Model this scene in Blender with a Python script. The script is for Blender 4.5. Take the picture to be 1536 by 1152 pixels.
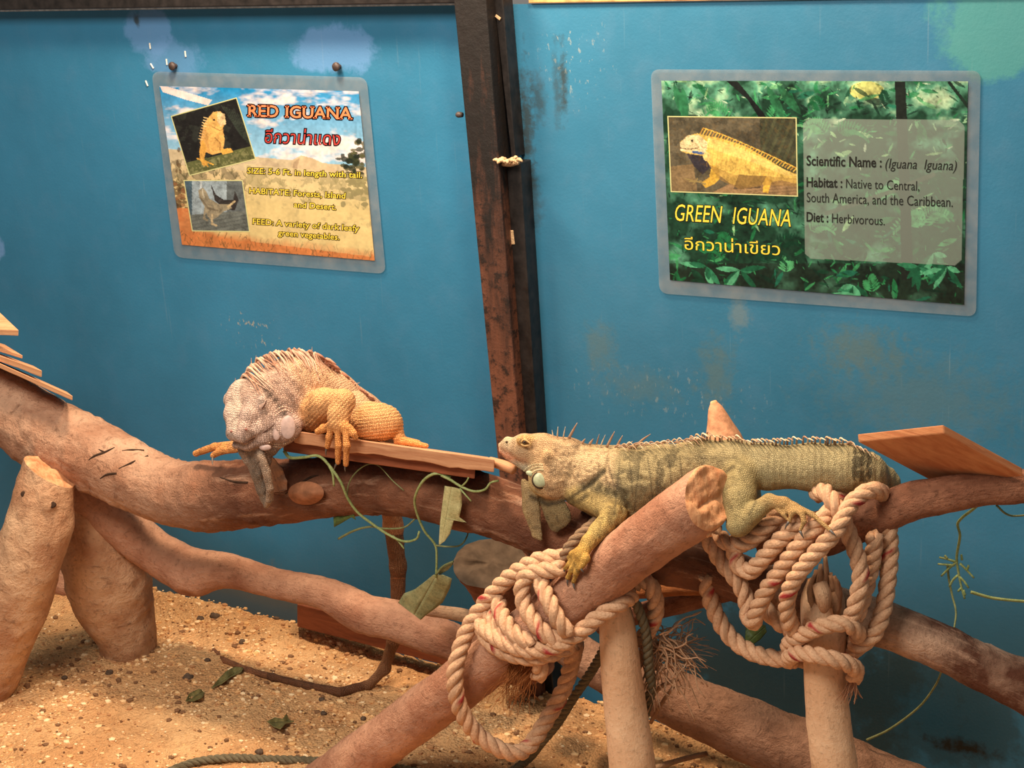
import bpy, bmesh, math, random
import numpy as np
from mathutils import Vector, Matrix, noise as mnoise

for _o in list(bpy.data.objects): bpy.data.objects.remove(_o, do_unlink=True)
SC = bpy.context.scene
COL = SC.collection

# ---------------------------------------------------------------- camera
FPX, HC, DC = 2400.0, 1.7515, 2.8601            # focal length in pixels, camera height, distance from the wall
R3 = np.array([[0.86114589, 0.10563745, -0.49726099],
               [0.50555918, -0.28046281, 0.81593537],
               [-0.05326988, -0.95403425, -0.29492538]])
R3[1] = np.cross(R3[2], R3[0]); R3[1] /= np.linalg.norm(R3[1]); R3[2] = np.cross(R3[0], R3[1])
# columns of R3: camera right, down and forward in world space
CAMPOS = np.array([0.0, -DC, HC])
cam = bpy.data.cameras.new('camera'); camo = bpy.data.objects.new('camera', cam); COL.objects.link(camo)
cam.sensor_fit = 'HORIZONTAL'; cam.sensor_width = 36.0; cam.lens = FPX / 1536 * 36; cam.clip_start = 0.05
M = Matrix.Identity(4)
for i in range(3):
    M[i][0] = R3[i, 0]; M[i][1] = -R3[i, 1]; M[i][2] = -R3[i, 2]; M[i][3] = CAMPOS[i]
camo.matrix_world = M
SC.camera = camo

# ---------------------------------------------------------------- light and exposure
SC.view_settings.view_transform = 'Standard'; SC.view_settings.look = 'None'
SC.view_settings.gamma = 1.0; SC.view_settings.use_curve_mapping = False
SC.view_settings.exposure = 0.0
W = bpy.data.worlds.new('world'); SC.world = W; W.use_nodes = True
W.node_tree.nodes['Background'].inputs[0].default_value = (1.0, 0.93, 0.84, 1)
W.node_tree.nodes['Background'].inputs[1].default_value = 0.22
def area(name, loc, target, size, power, color, size_y=None):
    l = bpy.data.lights.new(name, 'AREA'); l.energy = power; l.color = color; l.size = size
    if size_y: l.shape = 'RECTANGLE'; l.size_y = size_y
    o = bpy.data.objects.new(name, l); COL.objects.link(o); o.location = loc
    o.rotation_euler = (Vector(target) - Vector(loc)).to_track_quat('-Z', 'Y').to_euler()
    return o
area('heat_lamp', (-2.15, -0.42, 2.25), (-2.2, -0.52, 0.0), 0.22, 35, (1.0, 0.77, 0.54))
area('heat_lamp', (-1.25, -0.50, 2.25), (-1.25, -0.58, 0.0), 0.22, 27, (1.0, 0.77, 0.54))
area('ceiling_lamp', (-1.7, -2.35, 2.95), (-1.6, -0.3, 0.5), 1.5, 84, (1.0, 0.91, 0.79), 0.8)

# ---------------------------------------------------------------- small maths
def V(*a): return np.array(a, float)
def nrm(v): return v / (np.linalg.norm(v) + 1e-12)
def at(px, py, d):
    """point on the plane standing d metres in front of the wall, seen at the photo pixel"""
    r = R3 @ V((px - 768) / FPX, (py - 576) / FPX, 1.0)
    return CAMPOS + r * ((DC - d) / r[1])
def ground(px, py, z=0.0):
    r = R3 @ V((px - 768) / FPX, (py - 576) / FPX, 1.0)
    return CAMPOS + r * ((z - HC) / r[2])
def mpp(p): return float((R3.T @ (np.asarray(p) - CAMPOS))[2]) / FPX        # metres per pixel at p
def proj(P):
    q = (np.asarray(P) - CAMPOS) @ R3
    return np.stack([768 + FPX * q[:, 0] / q[:, 2], 576 + FPX * q[:, 1] / q[:, 2]], 1)
RIGHT, DOWN, FWD = R3[:, 0], R3[:, 1], R3[:, 2]
def srgb(r, g, b):
    f = lambda c: c / 12.92 if c <= 0.04045 else ((c + 0.055) / 1.055) ** 2.4
    return (f(r / 255), f(g / 255), f(b / 255), 1.0)
def lin(a):
    a = np.asarray(a, float) / 255.0
    return np.where(a <= 0.04045, a / 12.92, ((a + 0.055) / 1.055) ** 2.4)

def vnoise(P, scale, seed=0, octaves=1):
    """vectorised value noise, about -1..1"""
    P = np.asarray(P, float) * scale + seed * 17.31
    out = np.zeros(len(P)); amp = 1.0; tot = 0
    for _ in range(octaves):
        i = np.floor(P).astype(np.int64); f = P - i; f = f * f * (3 - 2 * f)
        def h(x, y, z):
            n = (x * 73856093) ^ (y * 19349663) ^ (z * 83492791)
            n = (n ^ (n >> 13)) * 1274126177 & 0x7fffffff
            n = (n ^ (n >> 16)) & 0xffff
            return n / 32767.5 - 1
        r = 0
        for dx in (0, 1):
            for dy in (0, 1):
                for dz in (0, 1):
                    w = (f[:, 0] if dx else 1 - f[:, 0]) * (f[:, 1] if dy else 1 - f[:, 1]) * (f[:, 2] if dz else 1 - f[:, 2])
                    r = r + w * h(i[:, 0] + dx, i[:, 1] + dy, i[:, 2] + dz)
        out += amp * r; tot += amp; amp *= 0.5; P = P * 2.03 + 5.1
    return out / tot * 1.3

def spline(pts, step, closed=False):
    """centripetal-ish Catmull-Rom through rows of pts (first three columns are xyz, others ride along)"""
    pts = np.asarray(pts, float)
    if len(pts) == 2: pts = np.array([pts[0], (pts[0] + pts[1]) / 2, pts[1]])
    P = np.vstack([2 * pts[0] - pts[1], pts, 2 * pts[-1] - pts[-2]])
    out = []
    for i in range(1, len(P) - 2):
        p0, p1, p2, p3 = P[i - 1], P[i], P[i + 1], P[i + 2]
        n = max(2, int(np.linalg.norm(p2[:3] - p1[:3]) / step))
        t = np.linspace(0, 1, n, endpoint=False)[:, None]
        d1 = max(np.linalg.norm(p1[:3] - p0[:3]), 1e-6); d2 = max(np.linalg.norm(p2[:3] - p1[:3]), 1e-6); d3 = max(np.linalg.norm(p3[:3] - p2[:3]), 1e-6)
        m1 = (p2 - p0) / (d1 + d2) * d2; m2 = (p3 - p1) / (d2 + d3) * d2
        out.append((2 * t**3 - 3 * t**2 + 1) * p1 + (t**3 - 2 * t**2 + t) * m1 + (-2 * t**3 + 3 * t**2) * p2 + (t**3 - t**2) * m2)
    out.append(P[-2:-1])
    return np.vstack(out)
def frames(C):
    T = np.gradient(C, axis=0); T /= np.linalg.norm(T, axis=1)[:, None] + 1e-12
    N = np.zeros_like(T)
    a = V(0, 0, 1) if abs(T[0][2]) < 0.9 else V(0, -1, 0)
    n = nrm(a - T[0] * np.dot(a, T[0])); N[0] = n
    for i in range(1, len(T)):
        n = N[i - 1] - T[i] * np.dot(N[i - 1], T[i]); N[i] = nrm(n)
    return T, N, np.cross(T, N)

# ---------------------------------------------------------------- objects
def link(name, me, mats=None, parent=None, smooth=True):
    o = bpy.data.objects.new(name, me); COL.objects.link(o)
    if mats is not None:
        for m in (mats if isinstance(mats, (list, tuple)) else [mats]): me.materials.append(m)
    if parent is not None: o.parent = parent
    if smooth: me.polygons.foreach_set('use_smooth', np.ones(len(me.polygons), bool))
    return o
def mesh(verts, faces, name='m'):
    me = bpy.data.meshes.new(name)
    me.from_pydata([tuple(map(float, v)) for v in verts], [], [tuple(map(int, f)) for f in faces]); me.update()
    return me
def tag(o, label=None, cat=None, group=None, kind=None):
    if label: o['label'] = label
    if cat: o['category'] = cat
    if group: o['group'] = group
    if kind: o['kind'] = kind
    return o
def thing(name, label, cat, group=None, loc=(0, 0, 0)):
    o = bpy.data.objects.new(name, None); COL.objects.link(o); o.empty_display_size = 0.05
    o.location = loc
    return tag(o, label, cat, group)
def keep(o, parent):
    """parent without moving the geometry (parents here are unrotated)"""
    o.parent = parent; o.location = Vector(o.location) - Vector(parent.location) if parent.parent is None else o.location
    return o
def setcol(me, cols, name='Col'):
    a = me.color_attributes.new(name, 'FLOAT_COLOR', 'POINT')
    c = np.ones((len(me.vertices), 4), np.float32); c[:, :3] = cols[:, :3]
    a.data.foreach_set('color', c.ravel())
def setuv(me, uv):
    l = me.uv_layers.new(name='UVMap'); idx = np.empty(len(me.loops), np.int32); me.loops.foreach_get('vertex_index', idx)
    l.data.foreach_set('uv', np.asarray(uv, np.float32)[idx].ravel())

class MB:
    """collects geometry for one mesh"""
    def __init__(s): s.v = []; s.f = []; s.m = []; s.uv = []; s.c = []; s.n = 0
    def add(s, v, f, mat=0, uv=None, col=None):
        v = np.asarray(v, float); s.v.append(v)
        s.f += [tuple(int(i) + s.n for i in q) for q in f]; s.m += [mat] * len(f)
        s.uv.append(np.zeros((len(v), 2)) if uv is None else np.asarray(uv, float))
        c = np.ones((len(v), 3)) if col is None else np.broadcast_to(np.asarray(col, float), (len(v), 3))
        s.c.append(c); s.n += len(v); return s
    def tube(s, pts, seg=12, step=0.01, mat=0, col=None, caps=True, prof=None, flat=None, twist=0):
        """pts rows: x y z radius"""
        S = spline(pts, step); C, r = S[:, :3], np.maximum(S[:, 3], 1e-5)
        T, N, B = frames(C); a = np.linspace(0, 2 * math.pi, seg, endpoint=False)
        L = np.concatenate([[0], np.cumsum(np.linalg.norm(np.diff(C, axis=0), axis=1))])
        v = []; uv = []
        for i in range(len(C)):
            aa = a + twist * L[i]
            ca, sa = np.cos(aa) * r[i], np.sin(aa) * r[i]
            if flat: ca = ca * flat[0]; sa = sa * flat[1]
            v.append(C[i] + ca[:, None] * N[i] + sa[:, None] * B[i]); uv.append(np.stack([np.full(seg, L[i]), a / 6.2832], 1))
        n = len(C); v = np.vstack(v); uv = np.vstack(uv)
        f = [(i * seg + j, i * seg + (j + 1) % seg, (i + 1) * seg + (j + 1) % seg, (i + 1) * seg + j) for i in range(n - 1) for j in range(seg)]
        if caps:
            f.append(tuple(reversed(range(seg)))); f.append(tuple(range((n - 1) * seg, n * seg)))
        return s.add(v, f, mat, uv, col)
    def box(s, c, ax, ay, az, mat=0, col=None):
        """centre and three half-axis vectors"""
        c, ax, ay, az = map(np.asarray, (c, ax, ay, az))
        v = [c + i * ax + j * ay + k * az for i in (-1, 1) for j in (-1, 1) for k in (-1, 1)]
        return s.add(v, [(0, 1, 3, 2), (4, 6, 7, 5), (0, 4, 5, 1), (2, 3, 7, 6), (0, 2, 6, 4), (1, 5, 7, 3)], mat, None, col)
    def build(s, name, mats, parent=None, smooth=True, bevel=0):
        me = mesh(np.vstack(s.v), s.f, name)
        me.polygons.foreach_set('material_index', np.asarray(s.m, np.int32))
        setuv(me, np.vstack(s.uv)); setcol(me, np.vstack(s.c))
        o = link(name, me, mats, parent, smooth)
        if bevel:
            b = o.modifiers.new('bevel', 'BEVEL'); b.width = bevel; b.segments = 2; b.limit_method = 'ANGLE'
        return o

# ---------------------------------------------------------------- materials
class NT:
    def __init__(s, name, rough=0.6, spec=0.3):
        s.m = bpy.data.materials.new(name); s.m.use_nodes = True; s.t = s.m.node_tree; s.N = s.t.nodes; s.L = s.t.links
        s.b = s.N['Principled BSDF']; s.b.inputs['Roughness'].default_value = rough; s.b.inputs['Specular IOR Level'].default_value = spec
        s.tc = s.N.new('ShaderNodeTexCoord')
    def put(s, sock, v):
        if hasattr(v, 'is_output') : s.L.new(v, sock)
        elif isinstance(v, (tuple, list)) and len(v) == 3 and sock.type == 'RGBA': sock.default_value = (*v, 1)
        else: sock.default_value = v
    def mapping(s, src, scale=(1, 1, 1), loc=(0, 0, 0), rot=(0, 0, 0)):
        n = s.N.new('ShaderNodeMapping'); s.L.new(src, n.inputs[0]); n.inputs['Scale'].default_value = scale
        n.inputs['Location'].default_value = loc; n.inputs['Rotation'].default_value = rot; return n.outputs[0]
    def noise(s, src, scale, detail=4, rough=0.6, dist=0.0, col=False):
        n = s.N.new('ShaderNodeTexNoise'); s.L.new(src, n.inputs['Vector']); n.inputs['Scale'].default_value = scale
        n.inputs['Detail'].default_value = detail; n.inputs['Roughness'].default_value = rough; n.inputs['Distortion'].default_value = dist
        return n.outputs['Color' if col else 'Fac']
    def voronoi(s, src, scale, feature='F1', rand=1.0, out='Distance'):
        n = s.N.new('ShaderNodeTexVoronoi'); s.L.new(src, n.inputs['Vector']); n.feature = feature
        n.inputs['Scale'].default_value = scale; n.inputs['Randomness'].default_value = rand; return n.outputs[out]
    def ramp(s, fac, stops, interp='LINEAR'):
        n = s.N.new('ShaderNodeValToRGB'); s.put(n.inputs[0], fac); e = n.color_ramp.elements; n.color_ramp.interpolation = interp
        while len(e) > 1: e.remove(e[0])
        e[0].position = stops[0][0]; e[0].color = stops[0][1] if len(stops[0][1]) == 4 else (*stops[0][1], 1)
        for p, c in stops[1:]:
            q = e.new(p); q.color = c if len(c) == 4 else (*c, 1)
        return n.outputs[0]
    def bw(s, fac, lo, hi, a=0.0, b=1.0):
        n = s.N.new('ShaderNodeMapRange'); s.put(n.inputs[0], fac)
        for i, x in enumerate((lo, hi, a, b)): n.inputs[i + 1].default_value = x
        return n.outputs[0]
    def mix(s, fac, a, b, mode='MIX'):
        n = s.N.new('ShaderNodeMix'); n.data_type = 'RGBA'; n.blend_type = mode
        s.put(n.inputs[0], fac); s.put(n.inputs[6], a); s.put(n.inputs[7], b); return n.outputs[2]
    def math(s, op, a, b=0.0, c=0.0):
        n = s.N.new('ShaderNodeMath'); n.operation = op
        s.put(n.inputs[0], a); s.put(n.inputs[1], b); s.put(n.inputs[2], c); return n.outputs[0]
    def attr(s, name='Col'):
        n = s.N.new('ShaderNodeAttribute'); n.attribute_name = name; return n.outputs['Color']
    def blob(s, src, c, rx, rz, wob=None, soft=0.5):
        """mask around the point c (x,z on the wall) with radii rx, rz, edges broken by wob"""
        m = s.mapping(src, (1 / rx, 0, 1 / rz), (-c[0] / rx, 0, -c[1] / rz))
        n = s.N.new('ShaderNodeVectorMath'); n.operation = 'LENGTH'; s.L.new(m, n.inputs[0]); d = n.outputs['Value']
        if wob is not None: d = s.math('ADD', d, wob)
        return s.bw(d, 1.0, 1.0 - soft)
    def bump(s, h, strength=0.4, dist=0.002, prev=None):
        n = s.N.new('ShaderNodeBump'); s.put(n.inputs['Height'], h); n.inputs['Strength'].default_value = strength; n.inputs['Distance'].default_value = dist
        if prev is not None: s.L.new(prev, n.inputs['Normal'])
        return n.outputs[0]
    def done(s, col=None, normal=None, rough=None):
        if col is not None: s.put(s.b.inputs['Base Color'], col)
        if normal is not None: s.L.new(normal, s.b.inputs['Normal'])
        if rough is not None: s.put(s.b.inputs['Roughness'], rough)
        return s.m
    @property
    def obj(s): return s.tc.outputs['Object']
    @property
    def uv(s): return s.tc.outputs['UV']
def plain(name, col, rough=0.6, spec=0.3, vary=0.25, scale=60, bump=0.2):
    t = NT(name, rough, spec); n = t.noise(t.obj, scale)
    c = t.mix(t.bw(n, 0.3, 0.7), tuple(x * (1 - vary) for x in col[:3]), tuple(min(1, x * (1 + vary)) for x in col[:3]))
    return t.done(c, t.bump(n, bump, 0.002))
rng = random.Random(7)
from mathutils.bvhtree import BVHTree
class Surf:
    """finds where a photo pixel's line of sight meets a finished mesh (in place, untransformed)"""
    def __init__(s, P, F): s.t = BVHTree.FromPolygons([tuple(map(float, p)) for p in P], [tuple(map(int, f)) for f in F])
    def __call__(s, px, py, lift=0.0):
        r = R3 @ V((px - 768) / FPX, (py - 576) / FPX, 1.0); r = nrm(r); h = s.t.ray_cast(Vector(CAMPOS), Vector(r))
        return None if h[0] is None else np.array(h[0]) - r * lift
    @staticmethod
    def of(o): return Surf([v.co[:] for v in o.data.vertices], [p.vertices[:] for p in o.data.polygons])
# ================================================================ the setting
def wall_material(name, base, extra):
    t = NT(name, 0.42, 0.35)
    big = t.noise(t.obj, 2.2, 5, 0.6); mid = t.noise(t.obj, 14, 5, 0.65); fine = t.noise(t.obj, 160, 3, 0.6)
    c = t.mix(t.bw(big, 0.35, 0.7), tuple(x * 0.86 for x in base), tuple(min(1, x * 1.10) for x in base))
    c = t.mix(t.bw(mid, 0.5, 0.8, 0, 0.22), c, (base[0] * 1.9 + 0.02, base[1] * 1.05, base[2] * 1.0))
    wob = t.math('MULTIPLY', t.math('SUBTRACT', t.noise(t.obj, 9, 5, 0.7), 0.5), 1.8)
    wob2 = t.math('MULTIPLY', t.math('SUBTRACT', t.noise(t.obj, 40, 4, 0.7), 0.5), 2.4)
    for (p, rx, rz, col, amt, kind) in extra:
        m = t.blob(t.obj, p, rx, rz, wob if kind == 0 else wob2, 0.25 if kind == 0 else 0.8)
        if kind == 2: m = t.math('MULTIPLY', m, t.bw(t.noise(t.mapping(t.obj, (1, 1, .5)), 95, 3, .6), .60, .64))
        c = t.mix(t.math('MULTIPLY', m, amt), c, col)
    # runs and scratches
    st = t.noise(t.mapping(t.obj, (90, 1, 3)), 1.0, 3, 0.6)
    c = t.mix(t.bw(st, 0.66, 0.8, 0, 0.18), c, (0.35, 0.42, 0.42))
    h = t.math('ADD', t.math('MULTIPLY', fine, 0.5), mid)
    return t.done(c, t.bump(h, 0.25, 0.003), t.bw(mid, 0.3, 0.8, 0.35, 0.6))
def wp(px, py):
    p = at(px, py, 0); return (p[0], p[2])
LAV = (0.12, 0.26, 0.50); SCUFF = (0.035, 0.05, 0.055); GREEN = (0.07, 0.27, 0.25); TAN = (0.17, 0.21, 0.20); GREY = (0.085, 0.15, 0.165)
wl = wall_material('blue_paint', (0.031, 0.172, 0.305), [
    (wp(222, 45), 0.075, 0.065, LAV, 0.65, 0), (wp(498, 75), 0.13, 0.06, LAV, 0.7, 0), (wp(-10, 365), 0.04, 0.06, LAV, 0.9, 0), (wp(258, 88), 0.09, 0.05, LAV, 0.5, 0),
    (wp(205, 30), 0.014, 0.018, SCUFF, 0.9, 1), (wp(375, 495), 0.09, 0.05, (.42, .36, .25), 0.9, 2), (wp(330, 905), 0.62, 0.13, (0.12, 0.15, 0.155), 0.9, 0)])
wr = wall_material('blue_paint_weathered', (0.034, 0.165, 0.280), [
    (wp(1000, 590), 0.28, 0.07, (.30, .34, .32), 0.4, 2), (wp(860, 95), 0.10, 0.10, (.30, .34, .32), 0.7, 2), (wp(845, 120), 0.012, 0.09, SCUFF, 0.9, 1), (wp(790, 190), 0.022, 0.16, SCUFF, 0.9, 1), (wp(808, 150), 0.022, 0.07, SCUFF, 0.7, 1), (wp(835, 130), 0.012, 0.10, SCUFF, 0.6, 1), (wp(800, 300), 0.03, 0.09, SCUFF, 0.55, 1),
    (wp(1490, 45), 0.115, 0.085, GREEN, 0.75, 0), (wp(1075, 560), 0.05, 0.10, GREY, 0.7, 1), (wp(1110, 470), 0.03, 0.05, TAN, 0.5, 1),
    (wp(1290, 525), 0.11, 0.06, GREY, 0.8, 1), (wp(900, 520), 0.05, 0.07, GREY, 0.6, 1), (wp(960, 580), 0.12, 0.05, GREY, 0.45, 1), (wp(1380, 600), 0.25, 0.12, GREY, 0.5, 1), (wp(1180, 1010), 0.32, 0.20, (0.025, 0.05, 0.055), 0.75, 0), (wp(1400, 1060), 0.22, 0.16, (0.025, 0.06, 0.07), 0.6, 0), (wp(1440, 1120), 0.085, 0.022, (0.02, 0.02, 0.015), 1.0, 1)])  # the two broad dark blobs at lower right paint in shade plus some grime
ZTOP, XJ = 1.535, -1.715
def panel(name, x0, x1, z0, z1, mat, th=0.012):
    b = MB(); b.box(((x0 + x1) / 2, th / 2, (z0 + z1) / 2), ((x1 - x0) / 2, 0, 0), (0, th / 2, 0), (0, 0, (z1 - z0) / 2))
    return tag(b.build(name, mat, None, False), kind='structure')
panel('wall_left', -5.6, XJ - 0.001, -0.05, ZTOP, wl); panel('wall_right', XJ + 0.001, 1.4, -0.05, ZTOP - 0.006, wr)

# dark painted timber post and beam that frame the panels
t = NT('dark_timber', 0.55, 0.35)
g = t.noise(t.mapping(t.obj, (30, 30, 5)), 1, 6, 0.7); k = t.noise(t.obj, 45, 5, 0.7)
zc = t.N.new('ShaderNodeSeparateXYZ'); t.L.new(t.obj, zc.inputs[0])
zf = t.math('ADD', zc.outputs['Z'], t.math('MULTIPLY', t.math('SUBTRACT', g, 0.5), 1.6))
c = t.mix(t.bw(zf, 1.25, 0.62), (0.012, 0.009, 0.008), (0.15, 0.055, 0.030))
c = t.mix(t.bw(k, 0.50, 0.62, 0, 0.85), c, (0.010, 0.008, 0.007)); c = t.mix(t.bw(g, 0.72, 0.8, 0, 0.5), c, (0.30, 0.15, 0.07))
dark_timber = t.done(c, t.bump(t.math('ADD', g, k), 0.5, 0.004))
black_paint = plain('black_paint', (0.016, 0.013, 0.012), 0.4, 0.4, 0.6, 40, 0.3)
pale_chip = plain('pale_wood_fibre', (0.55, 0.36, 0.20), 0.8, 0.2, 0.4, 200, 0.5)
def slab(b, xs0, xs1, y0, y1, z0, z1, mat=0):
    """upright timber: xs0 = left/right at the foot, xs1 = left/right at the head"""
    v = [(x, y, z) for (z, xs) in ((z0, xs0), (z1, xs1)) for y in (y0, y1) for x in xs]
    b.add(v, [(0, 1, 5, 4), (1, 3, 7, 5), (3, 2, 6, 7), (2, 0, 4, 6), (4, 5, 7, 6), (0, 2, 3, 1)], mat)
b = MB(); slab(b, (-1.722, -1.672), (-1.789, -1.711), -0.073, -0.0005, -0.03, 1.62)
tag(b.build('trim_1', dark_timber, None, False, 0.003), kind='structure')
b = MB(); slab(b, (-1.69, -1.6795), (-1.715, -1.692), -0.040, -0.0005, 1.225, 1.60); slab(b, (-1.69, -1.652), (-1.70, -1.6665), -0.044, -0.0005, -0.03, 1.215)
tag(b.build('trim_2', black_paint, None, False, 0.002), kind='structure')
b = MB(); b.box((-3.7, -0.02, ZTOP + 0.062), (1.93, 0, 0), (0, 0.035, 0), (0, 0, 0.06), 0); tag(b.build('trim_3', black_paint, None, False, 0.003), kind='structure')
b = MB(); b.box((-0.15, 0.012, ZTOP + 0.035), (1.5, 0, 0), (0, 0.02, 0), (0, 0, 0.0385), 0); tag(b.build('trim_4', plain('ochre_board_edge', (0.62, 0.33, 0.12), 0.7, 0.2, 0.5, 30), None, False, 0.002), kind='structure')
b = MB(); b.box((-3.7, -0.006, ZTOP - 0.001), (1.95, 0, 0), (0, 0.005, 0), (0, 0, 0.004), 0); tag(b.build('trim_5', plain('chipped_white_edge', (0.55, 0.62, 0.66), 0.6, 0.2, 0.4, 60), None, False), kind='structure')
# things stuck in and on the post
b = MB()
for i in range(26):
    a = at(765 + rng.uniform(-17, 17), 242 + rng.uniform(-4, 4), 0.074 - 0.02 * rng.random()); q = a + V(rng.uniform(-.014, .014), rng.uniform(-.008, .004), rng.uniform(-.005, .005))
    b.tube([(*a, .0035), (*((a + q) / 2 + V(0, 0, .002)), .004), (*q, .0015)], 6, 0.006)
p0 = at(765, 244, 0.055); b.tube([(*(p0 + V(-.021, 0, -.002)), .006), (*p0, .0085), (*(p0 + V(.020, 0, .002)), .005)], 8, 0.006)
tag(b.build('wood_splinter', pale_chip), 'small pale tuft of splintered wood jutting from the side of the dark post', 'splinter')
def bolt(px, py, d, label, cat, mat, r=.0095, le=.011, group=None):
    p = at(px, py, d); o = thing('bolt', label, cat, group, (p[0], 0, p[2])); z = V(0, 0, 0)
    b = MB(); b.tube([(0, 0.0, 0, r * .55), (0, -le, 0, r * .55)], 10, .01); b.build('shank', mat, o)
    b = MB(); b.tube([(0, -le, 0, r), (0, -le - .003, .001, r * 1.08), (0, -le - .007, .001, r * .8)], 14, .003); b.build('head', mat, o); return o
rust = plain('rusty_iron', (0.05, 0.032, 0.027), 0.55, 0.5, 0.5, 150, 0.5)
bolt(257, 100, .016, 'rusty bolt head in the wall above the left corner of the red iguana sign', 'bolt', rust)
bolt(503, 101, .016, 'rusty bolt head in the wall above the right corner of the red iguana sign', 'bolt', rust)
p = at(689, 172, .05); b = MB(); b.tube([(*(p + V(.008, 0, 0)), .005), (*(p + V(-.003, 0, 0)), .0065), (*(p + V(-.007, 0, .001)), .004)], 10, .004)
tag(b.build('nail_head', rust), 'brown nail head poking out of the left edge of the dark post', 'nail')
def chip(px, py, d, w, h, ang, label, group=None):
    p = at(px, py, d); a = math.radians(ang); x, z = V(math.cos(a), 0, math.sin(a)), V(-math.sin(a), 0, math.cos(a)); b = MB()
    b.box(p, x * w / 2, V(0, .0012, 0), z * h / 2); return tag(b.build('wood_chip', pale_chip if group is None else white_chip, None, False, .0008), label, 'chip', group)
white_chip = plain('white_chip', (0.75, 0.70, 0.60), 0.7, 0.2, 0.2, 200)
chip(768, 356, .0444, .010, .030, 4, 'small upright white chip stuck on the black strip beside the post')
chip(747, 26, .0444, .013, .006, -35, 'small slanted pale chip near the top of the black strip')
for (px, py, a) in [(225, 69, 0), (228, 99, 35), (220, 125, 20), (250, 93, 0), (278, 81, 0)]:
    chip(px, py, .0015, .0035, .014, a, 'tiny white splinter on the blue wall near the bolt above the red iguana sign', 'splinters around the sign bolt')

# sand floor
nx, ny = 330, 200
X, Yd = np.meshgrid(np.linspace(-4.1, 0.5, nx), np.linspace(0.03, 1.55, ny), indexing='ij')
P = np.stack([X.ravel(), -Yd.ravel(), np.zeros(nx * ny)], 1)
def sandz(P):
    Q = np.array(P, float); Q[:, 2] = 0
    z = 0.011 * vnoise(Q, 7, 3, 3) + 0.006 * vnoise(Q, 34, 5, 2) + 0.0025 * vnoise(Q, 95, 6, 1)
    z += 0.030 * np.exp(-((Q[:, 0] + 2.55) / 0.5) ** 2 - ((Q[:, 1] + 0.05) / 0.13) ** 2)
    z -= 0.06 * np.clip((Q[:, 0] + 1.75) / 0.8, 0, 1)
    return z + 0.002
P[:, 2] = sandz(P)
F = [(i * ny + j, i * ny + j + 1, (i + 1) * ny + j + 1, (i + 1) * ny + j) for i in range(nx - 1) for j in range(ny - 1)]
t = NT('sand', 0.95, 0.1)
n1 = t.noise(t.obj, 5, 5, 0.65); n2 = t.noise(t.obj, 60, 5, 0.7); n3 = t.voronoi(t.obj, 170)
c = t.mix(t.bw(n1, 0.38, 0.66), srgb(208, 154, 104), srgb(228, 180, 128)); c = t.mix(t.bw(n2, 0.52, 0.75, 0, .75), c, srgb(134, 92, 60)); c = t.mix(t.bw(n3, 0.0, 0.30, .45, 0), c, srgb(238, 200, 150))
tag(link('floor', mesh(P, [tuple(reversed(f)) for f in F]), t.done(c, t.bump(t.math('ADD', n2, t.math('MULTIPLY', n3, .7)), 0.9, 0.008))), kind='structure')
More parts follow.
